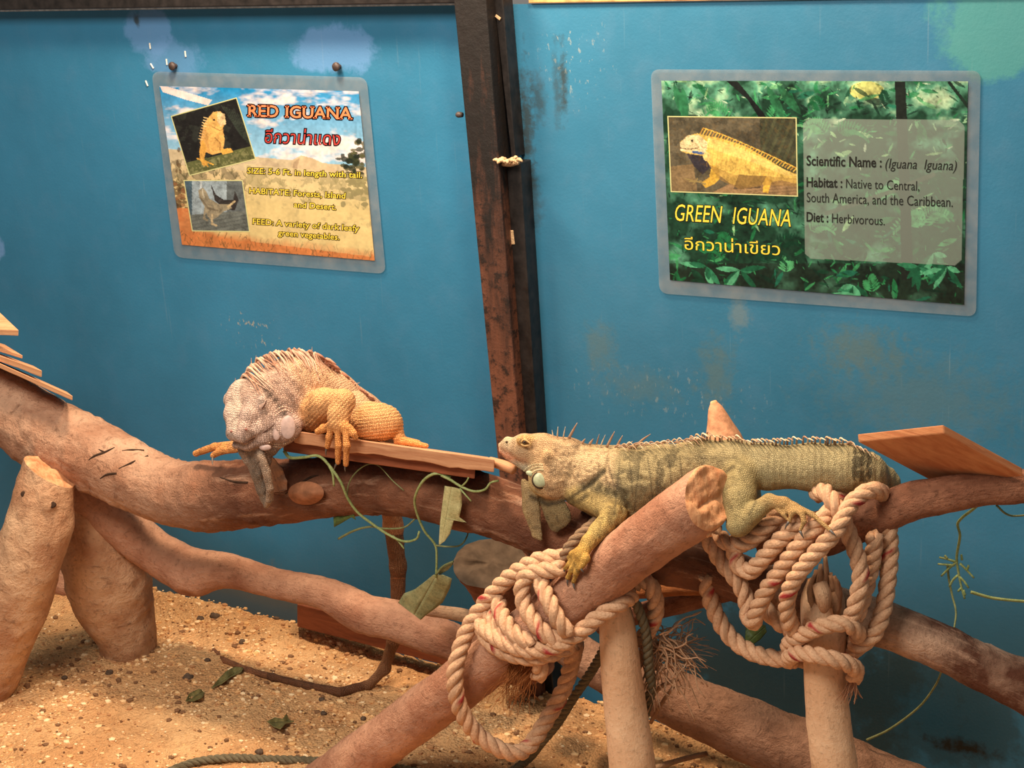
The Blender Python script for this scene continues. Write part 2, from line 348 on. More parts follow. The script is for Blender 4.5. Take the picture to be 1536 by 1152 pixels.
# ================================================================ the two laminated signs
def shade(a, amt, f, seed, keep=None):
    n = .6 * a.noise(f, f, seed, 5) + .4 * a.noise(f * 5, f * 5, seed + 3, 2); a.c = np.clip(a.c * (1 + amt * n)[:, None], 0, 1)
class Art:
    """a printed picture: colours laid on a fine grid of the sheet"""
    def __init__(s, P): s.P = P; q = proj(P); s.x, s.y = q[:, 0], q[:, 1]; s.c = np.zeros((len(P), 3)); s.n = len(P)
    def put(s, m, col, a=1.0):
        m = np.asarray(m, float) * a; c = lin(col) if not isinstance(col, np.ndarray) else col
        s.c = s.c * (1 - m[:, None]) + c * m[:, None]
    def fill(s, col): s.put(np.ones(s.n), col)
    def poly(s, pts, col, a=1.0):
        pts = np.asarray(pts, float); i = np.where((s.x >= pts[:, 0].min()) & (s.x <= pts[:, 0].max()) & (s.y >= pts[:, 1].min()) & (s.y <= pts[:, 1].max()))[0]
        X, Y = s.x[i], s.y[i]; ins = np.zeros(len(i), bool); j = len(pts) - 1
        for k in range(len(pts)):
            (xi, yi), (xj, yj) = pts[k], pts[j]; c = ((yi > Y) != (yj > Y)) & (X < (xj - xi) * (Y - yi) / (yj - yi + 1e-12) + xi); ins ^= c; j = k
        i = i[ins]; c = lin(col); s.c[i] = s.c[i] * (1 - a) + c * a; return i
    def ell(s, cx, cy, rx, ry, ang, col, a=1.0):
        R_ = max(rx, ry); i = np.where((np.abs(s.x - cx) <= R_) & (np.abs(s.y - cy) <= R_))[0]; ca, sa = math.cos(ang), math.sin(ang)
        u = ((s.x[i] - cx) * ca + (s.y[i] - cy) * sa) / rx; v = (-(s.x[i] - cx) * sa + (s.y[i] - cy) * ca) / ry; i = i[u * u + v * v < 1]; c = lin(col); s.c[i] = s.c[i] * (1 - a) + c * a
    def line(s, pts, w, col, a=1.0):
        pts = np.asarray(pts, float)
        for p, q in zip(pts[:-1], pts[1:]):
            i = np.where((s.x > min(p[0], q[0]) - w) & (s.x < max(p[0], q[0]) + w) & (s.y > min(p[1], q[1]) - w) & (s.y < max(p[1], q[1]) + w))[0]
            d = q - p; t = np.clip(((s.x[i] - p[0]) * d[0] + (s.y[i] - p[1]) * d[1]) / (d @ d + 1e-9), 0, 1); i = i[np.hypot(s.x[i] - p[0] - t * d[0], s.y[i] - p[1] - t * d[1]) < w / 2]; c = lin(col); s.c[i] = s.c[i] * (1 - a) + c * a
    def leaf(s, x, y, L, w, ang, col, a=1.0):
        ca, sa = math.cos(ang), math.sin(ang); t = np.linspace(0, 1, 7); up = w * np.sin(t * math.pi) ** .8
        pts = [(x + L * k * ca - u * sa, y + L * k * sa + u * ca) for k, u in zip(t, up)] + [(x + L * k * ca + u * sa, y + L * k * sa - u * ca) for k, u in zip(t[::-1], up[::-1])]; s.poly(pts, col, a)
    def noise(s, sx, sy, seed, oc=4): return vnoise(np.stack([s.x * sx, s.y * sy, np.zeros(s.n)], 1), 1.0, seed, oc)
def quadgrid(c4, nx, ny, d):
    tl, tr, br, bl = [at(*q, d) for q in c4]; u, v = np.meshgrid(np.linspace(0, 1, nx), np.linspace(0, 1, ny), indexing='ij'); u = u.ravel()[:, None]; v = v.ravel()[:, None]
    P = tl * (1 - u) * (1 - v) + tr * u * (1 - v) + br * u * v + bl * (1 - u) * v
    F = [(i * ny + j, i * ny + j + 1, (i + 1) * ny + j + 1, (i + 1) * ny + j) for i in range(nx - 1) for j in range(ny - 1)]
    return P, F
t = NT('glossy_print', .32, .4); PRINT = t.done(t.mix(1.0, t.attr(), (.76, .76, .79), 'MULTIPLY'))
t = NT('clear_laminate', .22, .5); n = t.noise(t.obj, 25, 4, .6); t.b.inputs['Alpha'].default_value = .27
LAM = t.done(t.mix(t.bw(n, .4, .7), (.20, .26, .30), (.34, .36, .36)), t.bump(n, .15, .002))
def sheet(c4, parent, rad=14, d0=.0035, th=.0012):
    c = [V(*q) for q in c4]; pts = []
    for i in range(4):
        p, a, b = c[i], c[i - 1], c[(i + 1) % 4]; u, w = nrm(a - p), nrm(b - p)
        for k in range(9):
            t_ = k / 8; q = p + u * rad * (1 - t_) ** 2 + w * rad * t_ ** 2; pts.append(q)
    n = len(pts); v = [at(*q, d0) for q in pts] + [at(*q, d0 + th) for q in pts]
    f = [tuple(range(n)), tuple(reversed(range(n, 2 * n)))] + [(i, n + i, n + (i + 1) % n, (i + 1) % n) for i in range(n)]
    return under(link('laminate_sheet', mesh(v, f), LAM, None, False), parent)
def under(o, parent): o.parent = parent; o.matrix_parent_inverse = Matrix.Translation(-Vector(parent.location)); return o
def text_mesh(body, shear=0.0, bold=0.0, serif=False):
    cu = bpy.data.curves.new('lettering', 'FONT'); cu.body = body; cu.shear = shear; cu.offset = bold; cu.resolution_u = 3
    o = bpy.data.objects.new('lettering', cu); COL.objects.link(o); dg = bpy.context.evaluated_depsgraph_get(); dg.update()
    me = bpy.data.meshes.new_from_object(o.evaluated_get(dg)); bpy.data.objects.remove(o); bpy.data.curves.remove(cu)
    n = len(me.vertices); a = np.empty(n * 3); me.vertices.foreach_get('co', a); return me, a.reshape(n, 3)
CAPH = None
def lettering(body, bl, br, hpx, mat, parent, d, name, shear=0.0, bold=0.0, grow=0.0, x01=None):
    """body set between the two baseline ends (photo pixels), hpx = height of a capital in pixels"""
    global CAPH
    if CAPH is None: CAPH = text_mesh('H')[1][:, 1].max()
    me, a = text_mesh(body, shear, bold)
    _, a0 = text_mesh(body, shear, 0.0) if bold else (None, a)
    x0, x1 = a0[:, 0].min(), a0[:, 0].max()
    u = (a[:, 0] - x0) / (x1 - x0); v = a[:, 1] / CAPH
    A, B = at(*bl, d), at(*br, d); h = mpp(A) * hpx; P = A + u[:, None] * (B - A) + v[:, None] * V(0, 0, h); me.vertices.foreach_set('co', P.astype(np.float32).ravel()); me.update()
    o = link(name, me, mat, None, False); return o
def serifs(body, bl, br, hpx, mat, parent, d, name, shear, thick, wide):
    """slab feet and heads for the stems of a title set with lettering()"""
    _, a0 = text_mesh(body, shear); x0, x1 = a0[:, 0].min(), a0[:, 0].max(); A, B = at(*bl, d), at(*br, d); h = mpp(A) * hpx; m = MB()
    stems = {'R': [(.17, 0, 1), (.86, 0, 0)], 'E': [(.20, 0, 1)], 'D': [(.17, 0, 1)], 'I': [(.5, 0, 1)], 'U': [(.16, 1, 1), (.84, 1, 1)], 'A': [(.09, 0, 0), (.91, 0, 0)], 'N': [(.14, 0, 1), (.86, 1, 1)]}
    for i, ch in enumerate(body):
        if ch not in stems: continue
        q0 = text_mesh('.' + body[:i] + '.')[1][:, 0].max() - text_mesh('..')[1][:, 0].max() if i else 0.0
        g = text_mesh(ch)[1]; q1 = text_mesh('.' + body[:i + 1] + '.')[1][:, 0].max() - text_mesh('..')[1][:, 0].max(); 
        for (f, lo, hi) in stems[ch]:
            for v in ([0.0] if lo == 0 else []) + ([1.0] if hi == 1 else []):
                x = q0 + (q1 - q0) * f; c = []
                for (dx, dv) in ((-wide, v - thick * (v > .5)), (wide, v - thick * (v > .5)), (wide, v + thick * (v < .5)), (-wide, v + thick * (v < .5))):
                    xx = x + dx + shear * dv * CAPH; u = (xx - x0) / (x1 - x0); c.append(A + u * (B - A) + dv * V(0, 0, h))
                m.add(c, [(0, 1, 2, 3)])
    return m
def ink(name, r, g, b): return plain(name, srgb(r, g, b), .35, .3, .03, 60, 0)
def make_sign(label, outer, inner, nx, ny, paint, rows, insets):
    c = at(*((V(*inner[0]) + V(*inner[2])) / 2), .0); root = thing('information_sign', label, 'sign', None, (c[0], 0, c[2])); I = Matrix.Translation(-Vector(root.location))
    sh = sheet(outer, root)
    P, F = quadgrid(inner, nx, ny, .0054); art = Art(P); paint(art); me = mesh(P, F); setcol(me, art.c); pr = link('printed_poster', me, PRINT); pr.parent = root; pr.matrix_parent_inverse = I
    for (c4, nx2, ny2, pf) in insets:
        g = V(*np.mean(np.array(c4), 0)); P2, F2 = quadgrid([tuple(g + (V(*q) - g) * 1.0) for q in c4], nx2, ny2, .0056); a2 = Art(P2); pf(a2)
        q4 = np.array(c4, float); cl = np.vstack([q4, q4[:1]]); a2.line(cl, 2.6, (216, 214, 150)); me = mesh(P2, F2); setcol(me, a2.c); ph = link('inset_photo', me, PRINT); ph.parent = pr
    for (name, body, bl, br, h, mat, mat2, shear, bold, ob) in rows:
        o = lettering(body, bl, br, h, mat, None, .0059, name, shear, bold); o.parent = pr
        if mat2 is not None: q = lettering(body, bl, br, h, mat2, None, .0057, name, shear, bold + ob); q.name = name + '_outline'; q.parent = pr
    return root, pr

ORANGE, BLACK, YEL, DRED, BROWN, INK = ink('orange_ink', 238, 128, 84), ink('black_ink', 18, 14, 14), ink('yellow_ink', 226, 200, 70), ink('dark_red_ink', 176, 58, 52), ink('brown_ink', 56, 40, 12), ink('dark_ink', 34, 34, 30)
R_ = random.Random(5)
def desert(a):
    g = np.clip((a.y - 130) / 100, 0, 1)[:, None]; a.c[:] = lin((8, 134, 190)) * (1 - g) + lin((150, 200, 226)) * g
    n = a.noise(.018, .06, 3, 5) + .5 * a.noise(.05, .10, 8, 3); yy = a.y - .05 * (a.x - 390); a.put(np.clip((n - .05 + .25 * (yy > 205)) * 2.2, 0, 1), (242, 228, 222))
    a.poly([(240, 129), (252, 130), (318, 150), (312, 158), (280, 150), (244, 138)], (246, 226, 214), .9)
    hz = 236 + .09 * (a.x - 390); a.put(a.y > hz, (206, 188, 150))
    a.poly([(372, 262), (384, 246), (402, 239), (418, 246), (430, 262)], (196, 176, 142)); a.poly([(432, 262), (438, 240), (452, 233), (470, 238), (500, 252), (520, 268), (430, 268)], (210, 186, 144)); a.poly([(438, 262), (440, 244), (450, 236), (446, 250), (446, 264)], (160, 134, 104), .7)
    t_ = np.clip((a.y - hz - 26) / 70, 0, 1); a.put((a.y > hz + 22) * np.clip(.4 + t_, 0, 1), (216, 190, 128))
    m = a.noise(.10, .12, 21, 4); a.put(((a.y > hz + 14) & (a.y < hz + 52) & (m > .0)) * .75, (134, 122, 92)); a.put(((a.y > hz + 50) & (m > .42)) * .5, (150, 136, 96))
    for _ in range(70):
        x, y = R_.uniform(262, 560), R_.uniform(262, 300); 
        for k in range(6): a.line([(x, y + .1 * (x - 390)), (x + R_.uniform(-6, 6), y + .1 * (x - 390) - R_.uniform(4, 11))], 1.0, (104, 98, 66), .6)
    for _ in range(120): a.ell(R_.gauss(535, 12), R_.gauss(262, 24), R_.uniform(2, 6), R_.uniform(2, 5), 0, R_.choice([(46, 54, 36), (66, 70, 44), (34, 42, 30), (92, 92, 60)]), .9)
    for _ in range(60): a.ell(R_.gauss(266, 7), R_.gauss(300, 24), R_.uniform(2, 5), R_.uniform(2, 5), 0, R_.choice([(80, 62, 40), (104, 82, 52), (140, 96, 60)]), .8)
    by = 352 + .115 * (a.x - 270) - 2; a.put(np.clip((a.y - by + 10 + 6 * a.noise(.06, .06, 4)) / 10, 0, 1), (206, 128, 72)); a.put(((a.x < 288 + .1 * (a.y - 300)) & (a.y > 312)) * .9, (204, 124, 70))
    for _ in range(170):
        x = R_.uniform(268, 560); y = 350 + .115 * (x - 270) + R_.uniform(-4, 18); k = R_.uniform(3, 9); a.line([(x, y), (x + R_.uniform(-5, 5), y - k)], 1.0, R_.choice([(110, 84, 50), (80, 70, 44), (150, 104, 62)]), .7)
    shade(a, .35, .06, 71)
    a.poly([(366, 246), (552, 262), (556, 385), (376, 362)], (234, 216, 150), .32)
def inset_red(a):
    a.fill((30, 28, 26)); n = a.noise(.12, .12, 3); a.put((n > .25) * .5, (52, 56, 48))
    for k in range(9): a.line([(332 + k * 4, 158 + k * 2), (362 + k * 3, 204 + k * 3)], 1.4, (56, 66, 54), .6)
    a.poly([(280, 244), (330, 232), (386, 216), (390, 250), (284, 270)], (92, 96, 56)); a.put((a.y > 224) * (a.noise(.35, .35, 9) > .1) * (a.y > 250 - .3 * (a.x - 280)) * .6, (140, 138, 92))
    O = (226, 176, 96)
    a.poly([(313, 176), (320, 168), (330, 167), (337, 172), (338, 184), (334, 192), (337, 210), (334, 228), (318, 232), (304, 226), (300, 214), (303, 200), (306, 186)], O); a.poly([(326, 167), (337, 171), (339, 186), (331, 190), (326, 182)], (238, 206, 150)); a.ell(321, 180, 1.6, 1.6, 0, (60, 40, 26))
    a.poly([(304, 208), (310, 222), (306, 238), (312, 246), (306, 250), (300, 240), (299, 226)], (232, 178, 80)); a.poly([(330, 224), (346, 222), (350, 228), (334, 232)], (232, 178, 80)); 
    for k in range(4): a.line([(304, 240), (296 + k * 8, 238 + 9 * (k > 0) + 3 * (k == 2))], 2.2, (240, 186, 80))
    for k in range(9): a.line([(312 - k, 178 + k * 4), (306 - k, 176 + k * 4)], 1.2, (238, 206, 140))
    a.put((a.noise(.5, .5, 4) > .3) * (np.abs(a.c[:, 0] - lin(O)[0]) < .1) * .4, (190, 136, 74)); a.put(((a.x - 313) / 26 < (a.y - 200) / 150 - .1) * (a.c[:, 0] > .45) * (a.y > 190) * .35, (150, 96, 44)); a.line([(318, 190), (330, 196), (336, 194)], 1.2, (140, 100, 60), .8); a.line([(322, 206), (330, 214), (330, 226)], 1.4, (140, 92, 44), .7); shade(a, .8, .12, 31)
def inset_grey(a):
    a.fill((150, 166, 172)); a.put((a.x < 288), (70, 92, 104)); a.put((a.x > 340) & (a.y < 318), (96, 104, 104)); a.put(a.y > 322 - .08 * (a.x - 290), (104, 110, 104)); a.put((a.y > 322) * (np.sin(a.y * 1.1 + a.x * .2) > .5) * .5, (74, 80, 78))
    a.poly([(316, 276), (324, 292), (336, 300), (350, 300), (352, 286), (358, 300), (352, 316), (334, 312), (322, 300)], (50, 46, 44)); a.put((a.x > 300) & (a.x < 303) & (a.y < 300), (196, 206, 206))
    B_ = (150, 140, 114); a.poly([(297, 286), (304, 281), (310, 288), (314, 298), (328, 306), (344, 306), (348, 312), (334, 318), (326, 326), (316, 330), (310, 322), (306, 308), (300, 298)], B_)
    a.line([(308, 312), (306, 328), (311, 330)], 3, B_); a.line([(318, 322), (318, 336), (324, 338)], 3.4, (178, 160, 124)); a.line([(342, 310), (352, 302)], 3, (190, 170, 128)); a.put((a.noise(.4, .4, 8) > .25) * .25, (90, 92, 86)); a.line([(300, 296), (312, 312), (326, 316)], 3, (110, 100, 80), .7); a.line([(303, 284), (306, 296)], 2, (196, 190, 166), .8); shade(a, .8, .14, 41)
rows = [('thai_lettering', 'อีกวาน่าแดง', (398, 214), (511, 218), 18, DRED, BLACK, .22, .0, .06),
    ('size_line', 'SIZE: 5-6 Ft. in length with tail.', (371, 260), (543, 267), 8.5, YEL, BROWN, .14, .006, .075), ('habitat_line', 'HABITATE: Forests, Island', (374, 290), (519, 298), 8.5, YEL, BROWN, .14, .006, .075), ('habitat_line', 'and Desert.', (441, 311), (504, 315), 8.5, YEL, BROWN, .14, .006, .075),
    ('feed_line', 'FEED: A variety of dark leafy', (379, 336), (539, 347), 8.5, YEL, BROWN, .14, .006, .075), ('feed_line', 'green vegetables.', (417, 353), (509, 360), 8.5, YEL, BROWN, .14, .006, .075)]
SR, PR = make_sign('laminated red iguana sign with a desert picture, hung from two bolts on the blue wall', [(227, 107), (550, 116), (579, 411), (262, 386)], [(239, 129), (538, 137), (562, 391), (273, 367)], 330, 250, desert, rows,
    [([(256, 174), (355, 146), (384, 239), (284, 264)], 120, 100, inset_red), ([(275, 270), (364, 270), (375, 348), (288, 347)], 100, 86, inset_grey)])

for (body, bl, br) in (('RED', (373, 174.5), (418, 175.8)), ('IGUANA', (429, 176.1), (527, 179))):
    for (nm, mat, d, bold, th, wd) in (('title_lettering', ORANGE, .0060, .014, .10, .115), ("title_lettering_outline", BLACK, .0057, .085, .19, .19)):
        o = lettering(body, bl, br, 17, mat, None, d, nm, .12, bold); q = serifs(body, bl, br, 17, mat, None, d, nm, .12, th, wd); me2 = mesh(np.vstack(q.v), q.f); bm = bmesh.new(); bm.from_mesh(o.data); bm.from_mesh(me2); bm.to_mesh(o.data); bm.free(); o.parent = PR
def jungle(a):
    a.fill((24, 58, 40)); n = a.noise(.03, .03, 5, 4); up = np.clip((235 - a.y) / 110, 0, 1); a.put(np.clip(n * 1.4 + up * .9 - .15, 0, 1), (92, 160, 126)); a.put(np.clip((n - .1) * 2, 0, 1) * (up > .4) * .8, (196, 214, 170)); a.put((a.y > 395) * .65, (24, 26, 20))
    a.ell(1300, 136, 26, 14, 0, (206, 204, 110), .8)
    GR = [(20, 92, 52), (34, 120, 70), (62, 150, 92), (14, 62, 40), (10, 44, 30), (110, 176, 120), (28, 104, 78), (150, 200, 140)]
    for _ in range(300):
        x, y = R_.uniform(990, 1455), R_.uniform(118, 460); c = R_.choice(GR if y < 330 else GR[:5] + GR[6:7]); L = R_.uniform(9, 34); a.leaf(x, y, L, L * R_.uniform(.06, .17), R_.uniform(-.4, 3.5), c, .85)
    for _ in range(900):
        x, y = R_.uniform(990, 1455), R_.uniform(118, 460); c = R_.choice(GR[:5] + [(12, 30, 22), (8, 22, 18), (54, 120, 80)] + ([(150, 196, 150), (190, 214, 180)] if y < 250 else [])); L = R_.uniform(4, 16); a.leaf(x, y, L, L * R_.uniform(.05, .16), R_.uniform(-.6, 3.7), c, .8)
    for _ in range(26):
        x, y = R_.uniform(990, 1450), R_.uniform(125, 445); th = R_.uniform(-2.8, -.3); c = R_.choice(GR[:4] + [(78, 160, 104)]); L = R_.uniform(30, 62); sg = 1 if math.cos(th) > 0 else -1
        for k in range(12):
            u = k / 11; px_, py_ = x + L * u * math.cos(th), y + L * u * math.sin(th) + L * .7 * u * u
            for w in (-1, 1): a.leaf(px_, py_, L * .34 * (1 - .5 * u), 1.6, th + .9 * u * sg + w * 1.0, c, .9)
    a.poly([(1090, 122), (1106, 122), (1138, 160), (1150, 176), (1138, 176), (1122, 150)], (22, 26, 24)); a.poly([(1342, 122), (1358, 122), (1366, 300), (1370, 420), (1352, 420), (1350, 300)], (26, 32, 26)); a.line([(1424, 124), (1452, 160)], 5, (24, 40, 30)); a.line([(1240, 320), (1330, 290), (1400, 262)], 7, (70, 72, 60), .8)
    for (x, y, t0) in [(1010, 126, 1.2), (1024, 130, 1.5), (1150, 128, 1.1), (1165, 126, .9)]: a.leaf(x, y, 60, 7, t0, (40, 104, 66), .9)
    for (bx, by) in [(1400, 380), (1378, 400), (1280, 428), (1060, 400), (1110, 405), (1420, 400), (1250, 440)]:
        for k in range(7): a.leaf(bx, by, R_.uniform(18, 42), 4.2, R_.uniform(-.3, 3.4), R_.choice([(46, 122, 84), (84, 164, 120), (24, 88, 58)]), .95)
    shade(a, .9, .05, 61)
    pts = [(1204, 186), (1213, 178), (1438, 180), (1447, 190), (1442, 390), (1433, 398), (1216, 388), (1207, 380)]; a.poly(pts, (160, 172, 158), .46)
def inset_green(a):
    a.fill((96, 88, 68)); n = a.noise(.06, .09, 3, 4); a.put((n > .1) * .6, (66, 62, 48)); a.put((a.x > 1140) * (a.y < 258) * .8, (54, 58, 40)); a.put((a.x > 1140) * (np.sin(a.x * .5 + a.y * .2) > .3) * (a.y < 255) * .5, (84, 88, 60))
    a.poly([(1066, 290), (1110, 268), (1160, 262), (1197, 262), (1197, 296), (1060, 296)], (150, 120, 84)); a.put((np.sin(a.y * 1.3 + a.x * .1) > .3) * (a.y > 262) * (a.x > 1120) * .5, (100, 78, 52)); a.poly([(1004, 250), (1040, 246), (1046, 286), (1006, 288)], (134, 112, 78))
    Yl = (222, 186, 92); a.poly([(1020, 214), (1030, 204), (1046, 200), (1062, 204), (1084, 208), (1120, 220), (1150, 238), (1176, 254), (1197, 262), (1197, 276), (1170, 270), (1150, 276), (1120, 280), (1096, 276), (1078, 262), (1062, 246), (1046, 238), (1030, 230), (1020, 226)], Yl)
    a.poly([(1020, 214), (1032, 203), (1048, 202), (1062, 214), (1058, 232), (1040, 230), (1020, 226)], (226, 208, 154)); a.poly([(1030, 230), (1056, 234), (1066, 250), (1054, 262), (1040, 248)], (54, 50, 56)); a.line([(1040, 228), (1054, 230)], 4, (70, 100, 150)); a.ell(1060, 235, 5.2, 7, 0, (224, 196, 120)); a.ell(1038, 211, 1.8, 1.8, 0, (50, 40, 30))
    a.poly([(1068, 246), (1078, 252), (1080, 268), (1072, 276), (1058, 282), (1052, 274), (1064, 266)], (206, 164, 64)); a.poly([(1146, 262), (1158, 270), (1152, 290), (1144, 288)], (226, 180, 70)); a.poly([(1108, 262), (1150, 264), (1140, 282), (1100, 284)], (58, 50, 40), .8); a.put((a.noise(.3, .3, 7) > .25) * .22, (110, 84, 40))
    a.poly([(1062, 246), (1100, 262), (1150, 264), (1197, 268), (1197, 280), (1150, 278), (1110, 284), (1080, 270)], (150, 116, 60), .55); a.poly([(1062, 206), (1110, 220), (1160, 246), (1197, 264), (1180, 264), (1130, 244), (1080, 228), (1060, 220)], (240, 208, 120), .6)
    for k in range(16): a.line([(1064 + 7 * k, 214 + 2.8 * k), (1060 + 7 * k, 250 + 1.6 * k)], 1.0, (170, 134, 62), .45)
    for k in range(60): a.ell(R_.uniform(1026, 1064), R_.uniform(204, 232), 1.0, .8, 0, R_.choice([(180, 150, 100), (240, 226, 180), (150, 120, 80)]), .7)
    a.line([(1021, 222), (1034, 224), (1046, 222)], 1.2, (110, 80, 60)); shade(a, .75, .10, 51)
    for k in range(34): u = k / 33; x = 1050 + 140 * u; y = 201 + 56 * u ** 1.15; a.line([(x, y), (x + 5, y - 9 + 4 * u), (x + 10, y - 7 + 5 * u)], 1.5, (236, 196, 84) if k % 2 else (200, 150, 60))
    for k in range(6): a.line([(1044, 272), (1028 + 6 * k, 268 + 4 * (k % 3))], 1.8, (150, 130, 80))
rows = [('title_lettering', 'GREEN', (1013, 331), (1084, 334.5), 25, YEL, BLACK, .22, .0, .03), ('title_lettering', 'IGUANA', (1099, 335.5), (1186, 340), 25, YEL, BLACK, .22, .0, .03), ('thai_lettering', 'อีกวาน่าเขียว', (1027, 374), (1170, 383), 17, YEL, BROWN, .0, .0, .02),
    ('name_line', 'Scientific Name :', (1210, 248), (1322, 251), 14.5, INK, None, 0, .022, 0), ('name_line', '(Iguana  Iguana)', (1328, 252), (1435, 255.5), 14.5, INK, None, .2, 0, 0), ('habitat_line', 'Habitat :', (1210, 280), (1263, 281.5), 14, INK, None, 0, .022, 0), ('habitat_line', 'Native to Central,', (1269, 282), (1379, 286), 14, INK, None, 0, 0, 0),
    ('habitat_line', 'South America, and the Caribbean.', (1210, 303), (1429, 310.5), 14.5, INK, None, 0, 0, 0), ('diet_line', 'Diet :', (1210, 332), (1242, 333.5), 14, INK, None, 0, .022, 0), ('diet_line', 'Herbivorous.', (1248, 334), (1327, 338), 14, INK, None, 0, 0, 0)]
make_sign('laminated green iguana sign with a jungle picture on the right-hand wall panel', [(976, 104), (1471, 106), (1464, 475), (989, 440)], [(992, 121), (1452, 122), (1446, 457), (1005, 420)], 460, 330, jungle, rows, [([(1001, 174), (1195, 176), (1197, 295), (1006, 288)], 190, 118, inset_green)])
# ================================================================ logs, posts and boards
def bark_material(name, light, dark, crack=0.5, speck=0.5, shift=None):
    t = NT(name, 0.78, 0.22)
    st = t.noise(t.mapping(t.uv, (7, 16, 1)), 1.0, 6, 0.7, 0.4); big = t.noise(t.obj, 9, 4, 0.6); fine = t.noise(t.obj, 110, 5, 0.7)
    fl = t.noise(t.mapping(t.uv, (22, 9, 1)), 1.6, 5, 0.75, 0.8)
    c = t.mix(t.bw(big, 0.36, 0.66), dark, light)
    if shift:      # the bark changes along the length
        sx = t.N.new('ShaderNodeSeparateXYZ'); t.L.new(t.uv, sx.inputs[0]); u = t.math('ADD', sx.outputs['X'], t.math('MULTIPLY', t.math('SUBTRACT', big, .5), .35))
        c = t.mix(t.bw(u, shift[0], shift[1]), c, t.mix(t.bw(big, 0.36, 0.66), shift[3], shift[2]))
        c = t.mix(t.bw(u, shift[4], shift[4] + .2), c, t.mix(t.bw(big, 0.36, 0.66), shift[3], light))
    c = t.mix(t.bw(st, 0.55, 0.75, 0, 0.55), c, tuple(x * 1.25 for x in light[:3]))
    c = t.mix(t.bw(fl, 0.56, 0.70, 0, speck), c, tuple(x * 0.42 for x in dark[:3]))
    c = t.mix(t.bw(fine, 0.54, 0.70, 0, 0.55), c, tuple(x * 0.5 for x in dark[:3]))
    h = t.math('ADD', t.math('MULTIPLY', st, 0.7), t.math('ADD', t.math('MULTIPLY', fl, 1.1), t.math('MULTIPLY', fine, 0.8)))
    return t.done(c, t.bump(h, crack, 0.010))
def end_material(name, light, dark):
    t = NT(name, 0.85, 0.15)
    g = t.noise(t.mapping(t.obj, (60, 60, 14), rot=(0.5, 0.6, 0.2)), 1.0, 5, 0.7); k = t.noise(t.obj, 35, 4, 0.6)
    c = t.mix(t.bw(g, 0.35, 0.65), dark, light); c = t.mix(t.bw(k, 0.55, 0.8, 0, .5), c, tuple(x * 0.55 for x in dark[:3]))
    return t.done(c, t.bump(t.math('ADD', g, k), 0.6, 0.006))
BARK = bark_material('weathered_bark', srgb(214, 172, 142), srgb(170, 122, 94), 0.9, 0.7, (.72, .98, srgb(146, 96, 70), srgb(98, 58, 41), 2.12))
BARK2 = bark_material('pinkish_bark', srgb(206, 156, 126), srgb(164, 112, 86), 0.7, 0.5)
BARK3 = bark_material('peeled_wood', srgb(222, 180, 142), srgb(180, 130, 96), 0.75, 0.7)
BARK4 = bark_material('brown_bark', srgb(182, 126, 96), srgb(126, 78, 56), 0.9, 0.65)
BARK6 = bark_material('dusty_brown_bark', srgb(172, 130, 104), srgb(128, 90, 68), 0.8, 0.6)
BARK5 = bark_material('pale_smooth_wood', srgb(236, 198, 160), srgb(212, 168, 130), 0.35, 0.3)
ENDW = end_material('cut_wood', srgb(226, 172, 126), srgb(184, 122, 82))

